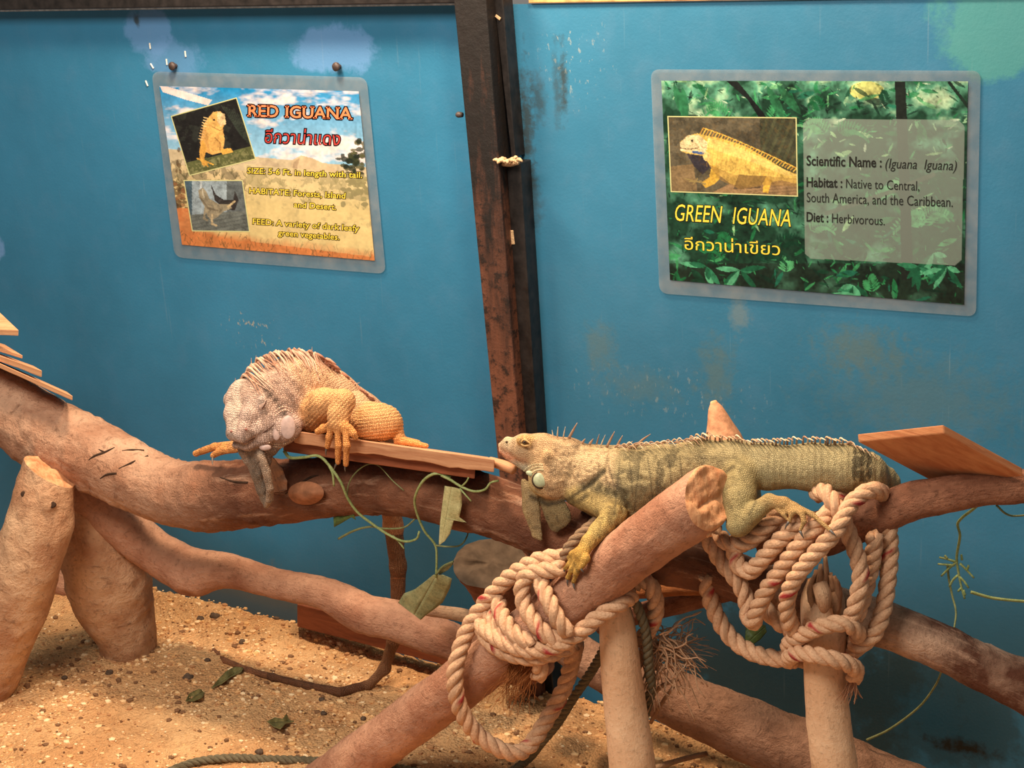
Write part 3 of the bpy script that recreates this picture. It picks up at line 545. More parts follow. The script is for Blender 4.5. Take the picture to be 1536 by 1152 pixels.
def log_mesh(rows, seed, seg=60, lump=0.06, rough=0.03, step=0.008, wrinkle=.05, knots=(), tilt0=None, tilt1=None, capn=4, groove=False):
    """rows: px, py, distance from the wall, radius in photo pixels (in that order along the log)"""
    pts = []
    for (px, py, d, r) in rows:
        p = at(px, py, d); pts.append((*p, r * mpp(p)))
    S = spline(pts, step); C, r = S[:, :3], S[:, 3]; T, N, B = frames(C)
    # start the angle on the far side, away from the viewer
    for i in range(len(C)):
        n = FWD - T[i] * np.dot(FWD, T[i]); N[i] = nrm(n) if np.linalg.norm(n) > 0.15 else N[i]
    B = np.cross(T, N)
    L = np.concatenate([[0], np.cumsum(np.linalg.norm(np.diff(C, axis=0), axis=1))])
    a = np.linspace(0, 2 * math.pi, seg, endpoint=False); n = len(C)
    dirs = np.cos(a)[None, :, None] * N[:, None, :] + np.sin(a)[None, :, None] * B[:, None, :]
    base = (C[:, None, :] + dirs * r[:, None, None]).reshape(-1, 3)
    wv = np.stack([np.repeat(L, seg) * 42, np.tile(np.sin(a) * 3.2, len(C)), np.tile(np.cos(a) * 3.2, len(C))], 1)
    g = 1 + lump * vnoise(base, 11, seed, 2) + rough * vnoise(base, 45, seed + 1, 2) + wrinkle * (np.abs(vnoise(wv, 1.0, seed + 3, 3)) - .3) * np.clip(.5 + 1.4 * vnoise(base, 9, seed + 6), 0, 1)
    rr = (r[:, None] * np.ones(seg)).ravel() * g
    Lr = (L[:, None] * np.ones(seg)).ravel(); ar = (np.ones(n)[:, None] * a).ravel(); R0 = (r[:, None] * np.ones(seg)).ravel()
    for (fl, ang, size, h) in knots:
        da = (ar - ang + math.pi) % (2 * math.pi) - math.pi
        q = ((Lr - fl * L[-1]) ** 2 + (da * R0) ** 2) / size ** 2
        rr += h * np.exp(-q) - 0.7 * h * np.exp(-q * 6)
    off = dirs.reshape(-1, 3) * rr[:, None]
    P = (C[:, None, :] * np.ones((1, seg, 1))).reshape(-1, 3) + off
    for (tl, end) in ((tilt0, 0), (tilt1, 1)):
        if tl is None: continue
        w = np.clip(1 - (Lr if end == 0 else L[-1] - Lr) / (0.5 * L[-1] if L[-1] < .2 else 0.09), 0, 1)
        P += (T[0 if end == 0 else -1])[None, :] * (off @ V(*tl) * w)[:, None]
    uv = np.stack([Lr, ar / 6.2832], 1)
    F = [(i * seg + j, i * seg + (j + 1) % seg, (i + 1) * seg + (j + 1) % seg, (i + 1) * seg + j) for i in range(n - 1) for j in range(seg)]
    m = MB(); m.add(P, F, 0, uv)
    for end in (0, 1):
        ring = P[:seg] if end == 0 else P[-seg:]; tt = -T[0] if end == 0 else T[-1]; cc = ring.mean(0); vs = [ring]; 
        for k in range(1, capn + 1):
            q = cc + (ring - cc) * (1 - k / (capn + 0.6)); q = q + tt * ((0.16 if not groove else .20) * r[0 if end == 0 else -1] * (vnoise(q, 55, seed + 9, 2) if not groove else np.abs(np.sin((q - cc) @ nrm(V(.75, 0, .66)) * 95 + 1.2 * vnoise(q, 30, seed, 2))) - .5 + .4 * vnoise(q, 60, seed + 9, 2)) + 0.004)[:, None]; vs.append(q)
        v = np.vstack(vs + [cc[None] + tt * 0.004]); k = len(vs)
        f = [(i * seg + j, (i + 1) * seg + j, (i + 1) * seg + (j + 1) % seg, i * seg + (j + 1) % seg) for i in range(k - 1) for j in range(seg)]
        f += [((k - 1) * seg + j, k * seg, (k - 1) * seg + (j + 1) % seg) for j in range(seg)]
        if end == 1: f = [tuple(reversed(x)) for x in f]
        m.add(v, f, 1, np.zeros((len(v), 2)))
    return m
def log(name, label, cat, rows, seed, mats, group=None, **kw):
    return tag(log_mesh(rows, seed, **kw).build(name, mats), label, cat, group)

main = log('perch_log', 'long thick weathered log running level under both iguanas from the left edge', 'log',
    [(-110, 560, .42, 56), (0, 609, .41, 54), (70, 650, .41, 55), (150, 688, .405, 52), (240, 731, .40, 49), (300, 744, .40, 53), (400, 739, .40, 50), (500, 730, .40, 45),
     (580, 730, .40, 43), (690, 747, .40, 46), (760, 768, .40, 45), (850, 800, .40, 44), (950, 826, .40, 42), (1060, 852, .39, 38), (1180, 892, .38, 36), (1300, 930, .37, 36),
     (1345, 944, .37, 35), (1420, 975, .365, 35), (1490, 1009, .36, 37), (1545, 1033, .36, 41), (1660, 1095, .36, 42), (1800, 1175, .36, 43)], 3, [BARK, ENDW], seg=84, step=.006, wrinkle=.09,
    knots=[(.078, 3.2, .035, .012), (.235, 2.9, .04, .010), (.30, 2.3, .05, .010), (.13, 4.2, .03, .008), (.19, 4.6, .03, .008)])
# darker knot plate and lifted bark on the log
b = MB(); p = at(459, 739, .485); v = []
for i in range(24):
    a = i / 24 * 6.2832; q = at(459 + 27 * math.cos(a), 739 + 17 * math.sin(a) * (1 if math.sin(a) < 0 else 1.1), .474 - .010 * abs(math.sin(a))); v.append(q)
for i in range(24): v.append(p + (v[i] - p) * .62 + V(0, -.004, 0))
b.add(v + [p + V(0, -.004, 0)], [(i, (i + 1) % 24, 24 + (i + 1) % 24, 24 + i) for i in range(24)] + [(24 + i, 24 + (i + 1) % 24, 48) for i in range(24)]); b.build('knot', plain('red_brown_knot', srgb(150, 98, 68), .8, .2, .35, 50, .7), main)
sp1 = log('support_post', 'pale pitted post leaning against the left edge, in front of the other post', 'post',
    [(74, 708, .505, 40), (66, 745, .52, 46), (58, 790, .535, 50), (22, 900, .57, 51), (-18, 1000, .60, 50), (-48, 1080, .62, 50)], 11, [BARK3, ENDW], knots=[(.06, 2.7, .02, .012), (.13, 3.6, .02, -.006), (.12, 2.6, .01, -.008)], tilt0=(.3, .2, 0), rough=.025)
log('support_post', 'stout post standing in the sand behind the leaning left post', 'post',
    [(112, 735, .35, 42), (138, 800, .335, 55), (158, 860, .315, 61), (175, 910, .295, 58), (190, 950, .28, 46), (196, 985, .265, 42)], 12, [BARK3, ENDW], knots=[(.5, 2.2, .05, .012)])
log('forked_branch', 'smooth bent branch dropping from the left posts to the sand behind the red tail', 'branch',
    [(118, 728, .36, 34), (170, 775, .33, 35), (230, 826, .30, 33), (285, 854, .29, 33), (345, 857, .285, 26), (420, 877, .28, 23), (488, 891, .275, 25), (545, 920, .265, 30), (590, 931, .26, 30), (650, 953, .25, 29), (700, 970, .235, 27), (775, 992, .20, 24)],
    13, [BARK2, ENDW], knots=[(.30, 4.2, .035, .016), (.66, 1.6, .03, .006)])
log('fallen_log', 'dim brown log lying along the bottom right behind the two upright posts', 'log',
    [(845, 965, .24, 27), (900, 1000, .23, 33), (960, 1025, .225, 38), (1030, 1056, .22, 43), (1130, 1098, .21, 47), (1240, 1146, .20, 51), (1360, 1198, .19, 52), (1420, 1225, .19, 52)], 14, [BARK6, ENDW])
dl = log('diagonal_log', 'straight log rising from the bottom edge to a cut end below the green iguana', 'log',
    [(420, 1226, .545, 38), (477, 1184, .54, 38), (593, 1099, .535, 38), (695, 1023, .53, 38), (850, 905, .53, 40), (970, 812, .53, 44), (1040, 762, .53, 47), (1062, 746, .53, 46)], 15, [BARK2, ENDW], lump=.04, knots=[(.92, 3.3, .02, .006)], tilt1=(0.1, 0.35, .5), groove=True, capn=14)
log('upright_post', 'pale smooth post propping up the rope-tied middle of the diagonal log', 'post',
    [(921, 905, .50, 23), (925, 935, .50, 27), (931, 1000, .505, 30.5), (940, 1080, .51, 33), (948, 1151, .515, 35), (957, 1245, .52, 36)], 16, [BARK5, ENDW], lump=.03, rough=.01, wrinkle=.02)
rp = log('upright_post', 'grey-tan post with a splintered head bound by rope at lower right', 'post',
    [(1236, 872, .44, 24), (1234, 900, .445, 33), (1236, 950, .45, 33), (1239, 1030, .455, 32), (1243, 1080, .46, 33), (1252, 1151, .465, 34), (1260, 1245, .475, 35)], 17, [BARK5, ENDW], lump=.04, rough=.012, wrinkle=.03)
log('side_branch', 'rough brown branch leaving the right rope knot towards the right edge', 'branch',
    [(1150, 815, .385, 33), (1230, 800, .39, 34), (1300, 781, .39, 30), (1360, 755, .385, 29), (1410, 744, .38, 27), (1470, 733, .375, 27), (1545, 729, .37, 27), (1640, 722, .365, 28), (1790, 716, .35, 27)], 18, [BARK4, ENDW], lump=.08, rough=.05)
log('branch_stub', 'pointed reddish stub of a branch sticking up behind the back of the green iguana', 'branch stub',
    [(1092, 720, .29, 34), (1086, 665, .29, 29), (1079, 635, .29, 19), (1073, 612, .29, 11), (1071, 605, .29, 6)], 19, [plain('orange_wood', srgb(206, 146, 108), .8, .2, .3, 80, .6), ENDW], seg=24, lump=.1)
STUMPF = plain('shade_toned_cut_face', srgb(92, 76, 62), .9, .1, .3, 40, .5)  # darkened: the shade of the log above is put into this colour
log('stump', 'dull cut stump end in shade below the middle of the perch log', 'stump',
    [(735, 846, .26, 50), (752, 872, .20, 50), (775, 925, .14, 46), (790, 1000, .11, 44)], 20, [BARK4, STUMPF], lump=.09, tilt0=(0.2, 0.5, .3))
log('stick', 'short pale stick behind the big drooping leaf at centre', 'stick', [(640, 915, .32, 9), (690, 922, .32, 10), (770, 940, .32, 10)], 21, [BARK3, ENDW], seg=16, lump=.08)
log('split_branch', 'orange split piece of wood under the perch log between the two rope knots', 'wood piece', [(950, 890, .165, 9), (1000, 883, .165, 13), (1040, 881, .165, 14), (1100, 878, .165, 13)], 22, [bark_material('orange_split_wood', srgb(190, 122, 72), srgb(138, 80, 44), .7, .6), ENDW], seg=18, lump=.25)
log('low_branch', 'dark reddish branch in shade behind the fraying rope at centre right', 'branch', [(900, 938, .14, 15), (990, 912, .14, 16), (1060, 894, .14, 16), (1180, 868, .14, 15)], 23, [BARK4, ENDW], seg=20)
log('wood_block', 'small block of wood against the wall between the two left posts', 'wood block', [(55, 866, .10, 19), (100, 877, .10, 19), (160, 893, .10, 18)], 24, [BARK2, ENDW], seg=18)
# splintered head of the right post
b = MB()
for i in range(22):
    x = 1236 + rng.uniform(-24, 22); y = 908 + rng.uniform(-10, 10); d = .455 + rng.uniform(-.01, .028); le = rng.uniform(30, 66) * (1 - abs(x - 1236) / 60)
    p0, p1, p2 = at(x, y, d), at(x + rng.uniform(-3, 3), y - le * .5, d + .003), at(1236 + (x - 1236) * .8 + rng.uniform(-3, 3), y - le, d)
    b.tube([(*p0, .010), (*p1, .0095), (*p2, .005)], 7, .008, 0, None, True, None, (1, .6))
b.build('splinter', BARK3, rp)
b = MB(); b.tube([(*at(1229, 875, .505), .013), (*at(1235, 893, .512), .014), (*at(1236, 912, .508), .009), (*at(1236, 918, .50), .003)], 12, .006); b.build('knot', BARK3, rp)

def board(name, label, cat, c4, th, mat, group=None, wob=0.0, bev=.002, n=1):
    """c4: four corners (front-left, front-right, back-right, back-left) of the top face, th: thickness vector pointing down"""
    m = MB(); a, b_, c, d = [np.asarray(x) for x in c4]; th = np.asarray(th); nn = 24
    top = []; bot = []
    for j in (0, 1):
        for i in range(nn + 1):
            u = i / nn; p = (a * (1 - u) + b_ * u) if j == 0 else (d * (1 - u) + c * u)
            k = wob * vnoise(p[None], 26, 4, 2)[0]; top.append(p + 0 * p); bot.append(p + th * (1 + k))
    v = top + bot; o = 2 * (nn + 1); q = nn + 1; f = []
    for i in range(nn):
        f += [(i, i + 1, q + i + 1, q + i), (o + i, o + q + i, o + q + i + 1, o + i + 1), (i, o + i, o + i + 1, i + 1), (q + i, q + i + 1, o + q + i + 1, o + q + i)]
    f += [(0, q, o + q, o), (nn, o + nn, o + q + nn, q + nn)]
    uv = [(u * .5, w) for w in (0, .12, .03, .15) for u in np.linspace(0, 1, q)]
    m.add(v, f, 0, np.array(uv)); return tag(m.build(name, mat, None, False, bev), label, cat, group)
def board_material(name, light, dark):
    t = NT(name, 0.7, 0.25); g = t.noise(t.mapping(t.uv, (5, 70, 1)), 1.0, 6, .65, .5); k = t.noise(t.obj, 30, 4, .6)
    c = t.mix(t.bw(g, .36, .66), dark, light); c = t.mix(t.bw(k, .55, .8, 0, .35), c, tuple(x * .6 for x in dark[:3]))
    return t.done(c, t.bump(t.math('ADD', g, k), .35, .003))
BRD = board_material('plank_wood', srgb(214, 160, 118), srgb(176, 118, 82)); BRD2 = board_material('brown_plank_wood', srgb(160, 92, 60), srgb(116, 62, 40)); BRD3 = board_material('orange_plank_wood', srgb(216, 150, 102), srgb(190, 118, 76))
A, B_ = at(441, 646, .505), at(742, 689, .505)
back = at(600, 666, .35) - at(600, 668, .505)
board('plank', 'sun-lit narrow plank with chipped lower edge that the red iguana rests on', 'plank', (A, B_, B_ + back, A + back), (at(441, 665, .505) - A), BRD, wob=.16)
A2, B2 = at(425, 660, .49), at(713, 700, .49)
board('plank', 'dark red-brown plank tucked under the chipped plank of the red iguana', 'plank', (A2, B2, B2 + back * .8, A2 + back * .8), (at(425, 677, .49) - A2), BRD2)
b = MB(); b.tube([(*at(735, 692, .47), .009), (*at(758, 699, .475), .010), (*at(771, 705, .478), .009)], 10, .008); tag(b.build('stick', BRD), 'stub of pale stick at the right end of the chipped plank', 'stick')
Np, Lp, Rp = at(1415, 637, .50), at(1286, 651, .425), at(1534, 702, .40)
board('perch_board', 'slanting square-cut orange board lying on the right-hand branch beside the green iguana', 'board', (Np, Rp, Lp + Rp - Np, Lp), (at(1416, 650, .50) - Np), BRD3)
board('plank', 'reddish squared timber lying along the foot of the wall behind the bent branch', 'plank', (at(446, 906, .10), at(720, 975, .10), at(720, 971, .05), at(446, 901, .05)), at(446, 940, .10) - at(446, 906, .10), BRD2)
SL = board_material('pale_slat_wood', srgb(232, 178, 132), srgb(206, 144, 100))
def slat(label, p0, p1, d0, d1, wpx, thpx):
    a, c = at(*p0, d0), at(*p1, d1); bk = at(p1[0] - wpx[0], p1[1] - wpx[1], d1 - .10) - c
    board('slat', label, 'slat', (a, c, c + bk, a + bk), at(p0[0], p0[1] + thpx, d0) - a, SL, None, .1, .0015)
slat('topmost pale slat poking in from the left edge, wide and blunt', (-140, 490), (28, 495), .50, .47, (40, 38), 9)
slat('thin dark-edged pale slat, second from the top of those poking in at left', (-140, 480), (34, 533), .48, .46, (26, 16), 5)
slat('rounded pale slat, third from the top of those poking in at left', (-140, 482), (63, 556), .50, .47, (12, 7), 9)
slat('longest and lowest pale slat poking in at left, close above the log', (-140, 482), (109, 594), .52, .46, (8, 6), 7)
def twig(label, pts, r, mat=BARK3):
    b = MB(); b.tube([(*p, r * k) for p, k in zip(pts, [1, .95, .85, .7, .6])], 8, .01); return tag(b.build('twig', mat), label, 'twig')
twig('thin pale twig lying at the bottom edge right of the pale post', [ground(970, 1156, .03), ground(1020, 1140, .03), ground(1061, 1130, .035)], .006)
twig('forked pale twig leaning beside the pale post under the frayed rope', [at(968, 1060, .42), at(990, 1031, .42), at(1016, 1019, .42)], .0045)
twig('straight pale twig leaning below the frayed rope', [at(976, 1084, .40), at(992, 1056, .41), at(1010, 1030, .42)], .0042)
twig('grey twig resting against the underside of the diagonal log', [at(633, 1116, .46), at(647, 1095, .48), at(662, 1075, .49)], .003, BARK4)

# cracks across the perch log
SM = Surf.of(main); b_ = None; CRACK = plain('dark_crack', (.05, .028, .018), .9, .1, .3, 90, .2)
for pts in [[(133, 690), (142, 684), (158, 678), (172, 671)], [(148, 674), (156, 678)], [(183, 676), (198, 675), (216, 676)], [(178, 703), (198, 694), (222, 684)], [(150, 718), (160, 712), (175, 710)], [(428, 741), (447, 728), (466, 716), (478, 713)], [(330, 716), (350, 722), (372, 724)], [(250, 690), (290, 691), (330, 690)]]:
    b = MB(); P = [SM(*q) for q in pts]
    if all(q is not None for q in P): b.tube([(*q, .0026 * k) for q, k in zip(P, [.4, 1, 1, .4])], 6, .005); b.build('crack', CRACK, main)

SD = Surf.of(dl); b = MB()
for i in range(14):
    q = at(1056 + rng.uniform(-14, 22), 797 + rng.uniform(-7, 5), .545); e_ = q + RIGHT * rng.uniform(-.006, .016) + DOWN * rng.uniform(-.002, .012); b.tube([(*q, .005), (*((q + e_) / 2), .005), (*e_, .0015)], 6, .005)
b.build('splinter', ENDW, dl)
SP = Surf.of(sp1)
for (x, y, r) in ((35, 741, .0065), (78, 757, .0075)):
    q = SP(x, y, .0006)
    if q is not None:
        b = MB(); b.tube([(*(q + FWD * .01), r), (*q, r), (*(q - FWD * .0008), r * .6)], 12, .004); b.build('knot_hole', CRACK, sp1)
# ================================================================ animals
import openvdb
class Body:
    """one continuous skin grown from smoothly joined round limbs; every limb carries its own skin colour"""
    def __init__(s, h): s.h = h; s.p = []
    def px(s, q): p = at(q[0], q[1], q[2]); return p, q[3] * mpp(p)
    def limb(s, pts, col, k=.012, flat=None):
        """pts: (px, py, distance, radius px) chain"""
        Q = [s.px(q) for q in pts]
        for (a, ra), (b, rb) in zip(Q[:-1], Q[1:]): s.p.append(('c', a, b, ra, rb, k, flat, lin(col)))
        return s
    def ball(s, q, rad, col, k=.012):
        """q: px, py, d; rad: radii in px across, up and in depth"""
        p = at(*q); m = mpp(p); s.p.append(('e', p, None, V(*rad) * m, 0, k, None, lin(col))); return s
    def cut(s, pts, k=.006):
        Q = [s.px(q) for q in pts]
        for (a, ra), (b, rb) in zip(Q[:-1], Q[1:]): s.p.append(('x', a, b, ra, rb, k, None, None))
        return s
    def dist(s, pr, P):
        kind, a, b, ra, rb, k, flat, col = pr
        if kind == 'e':
            q = P - a.astype(np.float32); r = ra.astype(np.float32)
            x = np.stack([q @ RIGHT.astype(np.float32) / r[0], q @ DOWN.astype(np.float32) / r[1], q @ FWD.astype(np.float32) / r[2]], -1)
            l = np.linalg.norm(x, axis=-1); g = np.linalg.norm(x / r, axis=-1)
            return l * (l - 1) / (g + 1e-9)
        q = P - a.astype(np.float32); ba = (b - a).astype(np.float32); f = 1.0
        if flat is not None:
            n, f = nrm(flat[0]).astype(np.float32), flat[1]
            q = q + (q @ n)[..., None] * n * (1 / f - 1); ba = ba + n * float(ba @ n) * (1 / f - 1)
        t = np.clip((q @ ba) / (float(ba @ ba) + 1e-12), 0, 1)
        d = np.linalg.norm(q - t[..., None] * ba, axis=-1) - (ra + t * (rb - ra))
        return d * (1.0 if f > 1 else (0.5 + 0.5 * f))
    def bounds(s, pr, m):
        kind, a, b, ra, rb, k, flat, col = pr
        if kind == 'e': r = float(ra.max()) + m; return a - r, a + r
        r = max(ra, rb) * (max(1, flat[1]) if flat else 1) + m
        return np.minimum(a, b) - r, np.maximum(a, b) + r
    def grow(s):
        h = s.h; pad = .02
        lo = np.min([s.bounds(p, pad)[0] for p in s.p], 0); hi = np.max([s.bounds(p, pad)[1] for p in s.p], 0)
        n = np.ceil((hi - lo) / h).astype(int) + 1; D = np.full(n, .02, np.float32)
        for pr in s.p:
            b0, b1 = s.bounds(pr, pr[5] + .012)
            i0 = np.maximum(np.floor((b0 - lo) / h).astype(int), 0); i1 = np.minimum(np.ceil((b1 - lo) / h).astype(int) + 1, n)
            g = np.stack(np.meshgrid(*[lo[i] + h * np.arange(i0[i], i1[i]) for i in range(3)], indexing='ij'), -1).astype(np.float32)
            d = s.dist(pr, g); sl = tuple(slice(i0[i], i1[i]) for i in range(3)); e = D[sl]; k = pr[5]
            if pr[0] == 'x':
                q = np.clip(.5 - .5 * (e + d) / k, 0, 1); D[sl] = e * (1 - q) - d * q + k * q * (1 - q)
            else:
                q = np.clip(.5 + .5 * (e - d) / k, 0, 1); D[sl] = e * (1 - q) + d * q - k * q * (1 - q)
        D = np.clip(D, -.015, .015)
        grid = openvdb.FloatGrid(.015); grid.copyFromArray(D)
        P, Q = grid.convertToQuads(0.0); P = P * h + lo
        nb = np.zeros_like(P); ct = np.zeros(len(P))
        for _ in range(3):          # relax the voxel steps
            nb[:] = 0; ct[:] = 0
            for j in range(4):
                np.add.at(nb, Q[:, j], P[Q[:, (j + 1) % 4]] + P[Q[:, (j + 3) % 4]]); np.add.at(ct, Q[:, j], 2)
            P = P * .4 + .6 * nb / np.maximum(ct, 1)[:, None]
        s.P = P; s.Q = Q
        col = np.zeros((len(P), 3)); w = np.zeros(len(P)) + 1e-9
        for pr in s.p:
            if pr[7] is None: continue
            b0, b1 = s.bounds(pr, .02); m = np.all((P > b0) & (P < b1), axis=1)
            if not m.any(): continue
            ww = np.exp(-np.maximum(s.dist(pr, P[m].astype(np.float32)), -.004) / .0035); col[m] += ww[:, None] * pr[7]; w[m] += ww
        s.C = col / w[:, None]; return s
    def normals(s):
        P, Q = s.P, s.Q; fn = np.cross(P[Q[:, 2]] - P[Q[:, 0]], P[Q[:, 3]] - P[Q[:, 1]]); N = np.zeros_like(P)
        for j in range(4): np.add.at(N, Q[:, j], fn)
        return N / (np.linalg.norm(N, axis=1)[:, None] + 1e-12)
    def fix(s):
        N = s.normals(); vol = np.sum(s.P[s.Q[:, 0]] * np.cross(s.P[s.Q[:, 1]], s.P[s.Q[:, 2]]))
        if vol < 0: s.Q = s.Q[:, ::-1]
        return s
    def build(s, name, mat, parent):
        me = bpy.data.meshes.new(name); me.vertices.add(len(s.P)); me.vertices.foreach_set('co', s.P.astype(np.float32).ravel())
        me.loops.add(s.Q.size); me.loops.foreach_set('vertex_index', s.Q.astype(np.int32).ravel())
        me.polygons.add(len(s.Q)); me.polygons.foreach_set('loop_start', np.arange(0, s.Q.size, 4, dtype=np.int32)); me.polygons.foreach_set('loop_total', np.full(len(s.Q), 4, np.int32))
        me.update(calc_edges=True); me.validate(); setcol(me, s.C); return link(name, me, mat, parent)
def skin_material(name, cell, dark=.45, bump=.5, rand=.75):
    t = NT(name, 0.6, 0.32); c0 = t.attr()
    v = t.voronoi(t.obj, cell, 'F1', rand); e = t.voronoi(t.obj, cell, 'DISTANCE_TO_EDGE', rand); n = t.noise(t.obj, 75, 4, .65); n2 = t.noise(t.obj, 22, 3, .6)
    c = t.mix(t.bw(e, 0.0, .14, dark, 0), c0, t.mix(1.0, c0, (.34, .27, .22), 'MULTIPLY'))
    c = t.mix(t.bw(n, .52, .72, 0, .5), c, t.mix(1.0, c, (.56, .50, .45), 'MULTIPLY')); c = t.mix(t.bw(n2, .5, .75, 0, .35), c, t.mix(1.0, c, (1.35, 1.3, 1.2), 'MULTIPLY'))
    nb = t.bump(t.math('MULTIPLY', n, 1.0), bump * .5, .004); return t.done(c, t.bump(t.bw(e, 0, .25), bump, .0025, nb))
CLAW = plain('horn_claw', (.10, .085, .075), .4, .5, .3, 80, .1)
def claw(o, a, b, r=.0026, mat=None):
    m = (a + b) / 2 + V(0, -.002, .0015); B = MB(); B.tube([(*a, r), (*m, r * .75), (*b, r * .15)], 8, .003); return B.build('claw', mat or CLAW, o)
def spine(B, root, tip, r, bend=V(0, 0, 0), flat=(1, .5), col=(1, 1, 1), tipcol=None, seg=7):
    mid = (root + tip) / 2 + bend; B.tube([(*root, r), (*mid, r * .8), (*tip, r * .18)], seg, np.linalg.norm(tip - root) / 7, 0, col, True, None, flat)
def spine_material(name):
    t = NT(name, .55, .3); n = t.noise(t.obj, 140, 3, .6); return t.done(t.mix(t.bw(n, .45, .7, 0, .5), t.attr(), t.mix(1.0, t.attr(), (.5, .42, .36), 'MULTIPLY')), t.bump(n, .3, .002))
SPINE = spine_material('crest_horn')

# ---------------------------------------------------------------- green iguana
G = Body(.0019); DP = V(0, 1, 0)
HEAD, HEAD2, NECK, BODY, TAIL, BELLY, ARM, HAND, LEG, FOOT, DEW = (206, 166, 122), (210, 184, 148), (190, 158, 112), (172, 154, 110), (180, 164, 120), (150, 136, 92), (184, 158, 100), (212, 166, 82), (172, 154, 106), (186, 148, 94), (164, 140, 100)
f8 = (DP, .80); f7 = (DP, .72)
G.limb([(868, 704, .43, 40), (905, 716, .43, 45)], NECK, .02, f8)
G.limb([(905, 716, .43, 45), (952, 724, .43, 52), (1000, 714, .43, 45), (1052, 694, .43, 32), (1100, 697, .43, 35)], BODY, .02, (DP, .95))
G.limb([(1100, 697, .43, 34), (1150, 700, .42, 33), (1220, 701, .41, 34), (1268, 702, .40, 34), (1297, 710, .375, 31), (1322, 725, .335, 25), (1333, 752, .29, 18), (1330, 800, .27, 12), (1322, 850, .26, 7)], TAIL, .016, (DP, .85))
G.limb([(900, 745, .43, 32), (960, 760, .43, 34), (1020, 745, .43, 20)], BELLY, .02)
# head
G.limb([(764, 670, .455, 11.5), (788, 672, .455, 19)], HEAD2, .010, f8)
G.limb([(788, 672, .455, 20), (815, 676, .45, 24), (850, 686, .44, 31)], HEAD, .014, f8)
G.limb([(759, 683, .455, 5), (775, 690, .455, 9), (797, 699, .455, 14)], HEAD2, .006, f8)
G.limb([(753, 676, .455, 4.5), (768, 683, .4555, 5.5), (790, 686, .462, 5)], (222, 150, 118), .004, (DP, 1.2))
G.limb([(752, 668, .455, 5), (762, 664, .455, 9)], (214, 190, 150), .006, f8)
G.ball((832, 709, .455), (38, 41, 26), HEAD, .014); G.ball((815, 716, .468), (22, 27, 14), (196, 172, 112), .008)
G.ball((787, 660, .472), (13, 8, 8), (216, 170, 108), .008); G.ball((822, 684, .474), (8.5, 8.5, 6), (220, 178, 128), .006)
G.cut([(752, 679.5, .49, 1.1), (765, 686.5, .49, 1.2), (784, 688.5, .49, 1.2), (794, 686, .49, .9)], .003)
G.cut([(795, 744, .50, 1.6), (822, 757, .49, 2.2), (852, 750, .49, 2.4), (884, 727, .485, 2.4), (906, 707, .48, 2)], .010)
# dewlap
G.limb([(795, 735, .475, 14), (797, 765, .478, 14), (807, 800, .48, 8)], DEW, .006, (DP, .42)); G.limb([(826, 752, .468, 20), (836, 772, .468, 22), (832, 789, .468, 11)], (142, 122, 84), .006, (DP, .26))
G.limb([(786, 722, .474, 5), (789, 768, .482, 4), (802, 803, .482, 4), (811, 809, .482, 3)], (178, 150, 104), .004)
# near fore limb
G.limb([(872, 738, .452, 24), (905, 758, .485, 17.5), (922, 770, .508, 16.5)], ARM, .012)
G.limb([(922, 771, .508, 16), (899, 796, .535, 14.5), (883, 813, .56, 11.5)], (202, 172, 104), .008)
G.limb([(883, 813, .56, 11), (872, 830, .578, 11)], HAND, .006); G.limb([(864, 838, .574, 6), (879, 838, .585, 7)], HAND, .006)
gf = [([(866, 826, .576, 5.5), (858, 831, .572, 4.5), (854, 836, .568, 4)], None), ([(865, 834, .576, 5), (855, 846, .571, 4.2), (848, 853, .566, 3.6)], (846, 861, .567)),
      ([(868, 838, .580, 5), (858, 854, .580, 4.4), (852, 867, .575, 3.7)], (852, 880, .576)), ([(873, 840, .584, 5), (866, 856, .585, 4.4), (860, 873, .581, 3.8)], (863, 886, .583)),
      ([(879, 838, .586, 4.6), (875, 846, .589, 4.2), (871, 852, .590, 3.6)], (876, 859, .592))]
for pts, c in gf: G.limb(pts, HAND, .0035)
# far fore limb, resting on the back of the log
G.limb([(880, 742, .40, 20), (905, 770, .36, 14), (890, 782, .335, 11), (872, 786, .335, 8), (860, 790, .338, 4)], ARM, .01)
# near hind limb
G.limb([(1112, 712, .455, 27), (1109, 745, .485, 24), (1108, 786, .512, 18.5)], LEG, .010); G.limb([(1108, 789, .512, 16.5), (1130, 770, .505, 15), (1153, 752, .50, 11.5)], LEG, .006)
G.limb([(1153, 752, .50, 11), (1176, 755, .502, 9), (1192, 760, .505, 7)], FOOT, .006)
gt = [([(1190, 759, .506, 6), (1218, 771, .515, 4.6), (1245, 795, .532, 3.8)], (1254, 804, .536)), ([(1186, 763, .51, 5), (1203, 770, .522, 4.6), (1206, 783, .53, 4.2), (1200, 796, .534, 3.5)], (1206, 808, .537)),
      ([(1178, 764, .508, 5), (1188, 770, .518, 4.4), (1184, 782, .522, 3.6)], (1177, 795, .524)), ([(1168, 764, .508, 4.6), (1176, 772, .514, 4), (1181, 779, .516, 3)], None)]
for pts, c in gt: G.limb(pts, FOOT, .003)
G.limb([(1112, 712, .40, 27), (1125, 760, .35, 18), (1145, 790, .33, 12), (1180, 800, .33, 6)], LEG, .010)
G.grow().fix()
SG = Surf(G.P, G.Q); kn = []
for i in range(150):           # knobbly scales on the nape and cheek
    x, y = rng.gauss(872, 26), rng.gauss(694, 18)
    if 828 < x < 925 and 660 < y < 735 and (x - 811) ** 2 + (y - 720) ** 2 > 400:
        q = SG(x, y)
        if q is not None: kn.append((q, rng.uniform(1.3, 2.9) * mpp(q)))
for q, r in kn: G.p.append(('e', q, None, V(r, r, r * .8), 0, .0022, None, lin((218, 184, 140))))
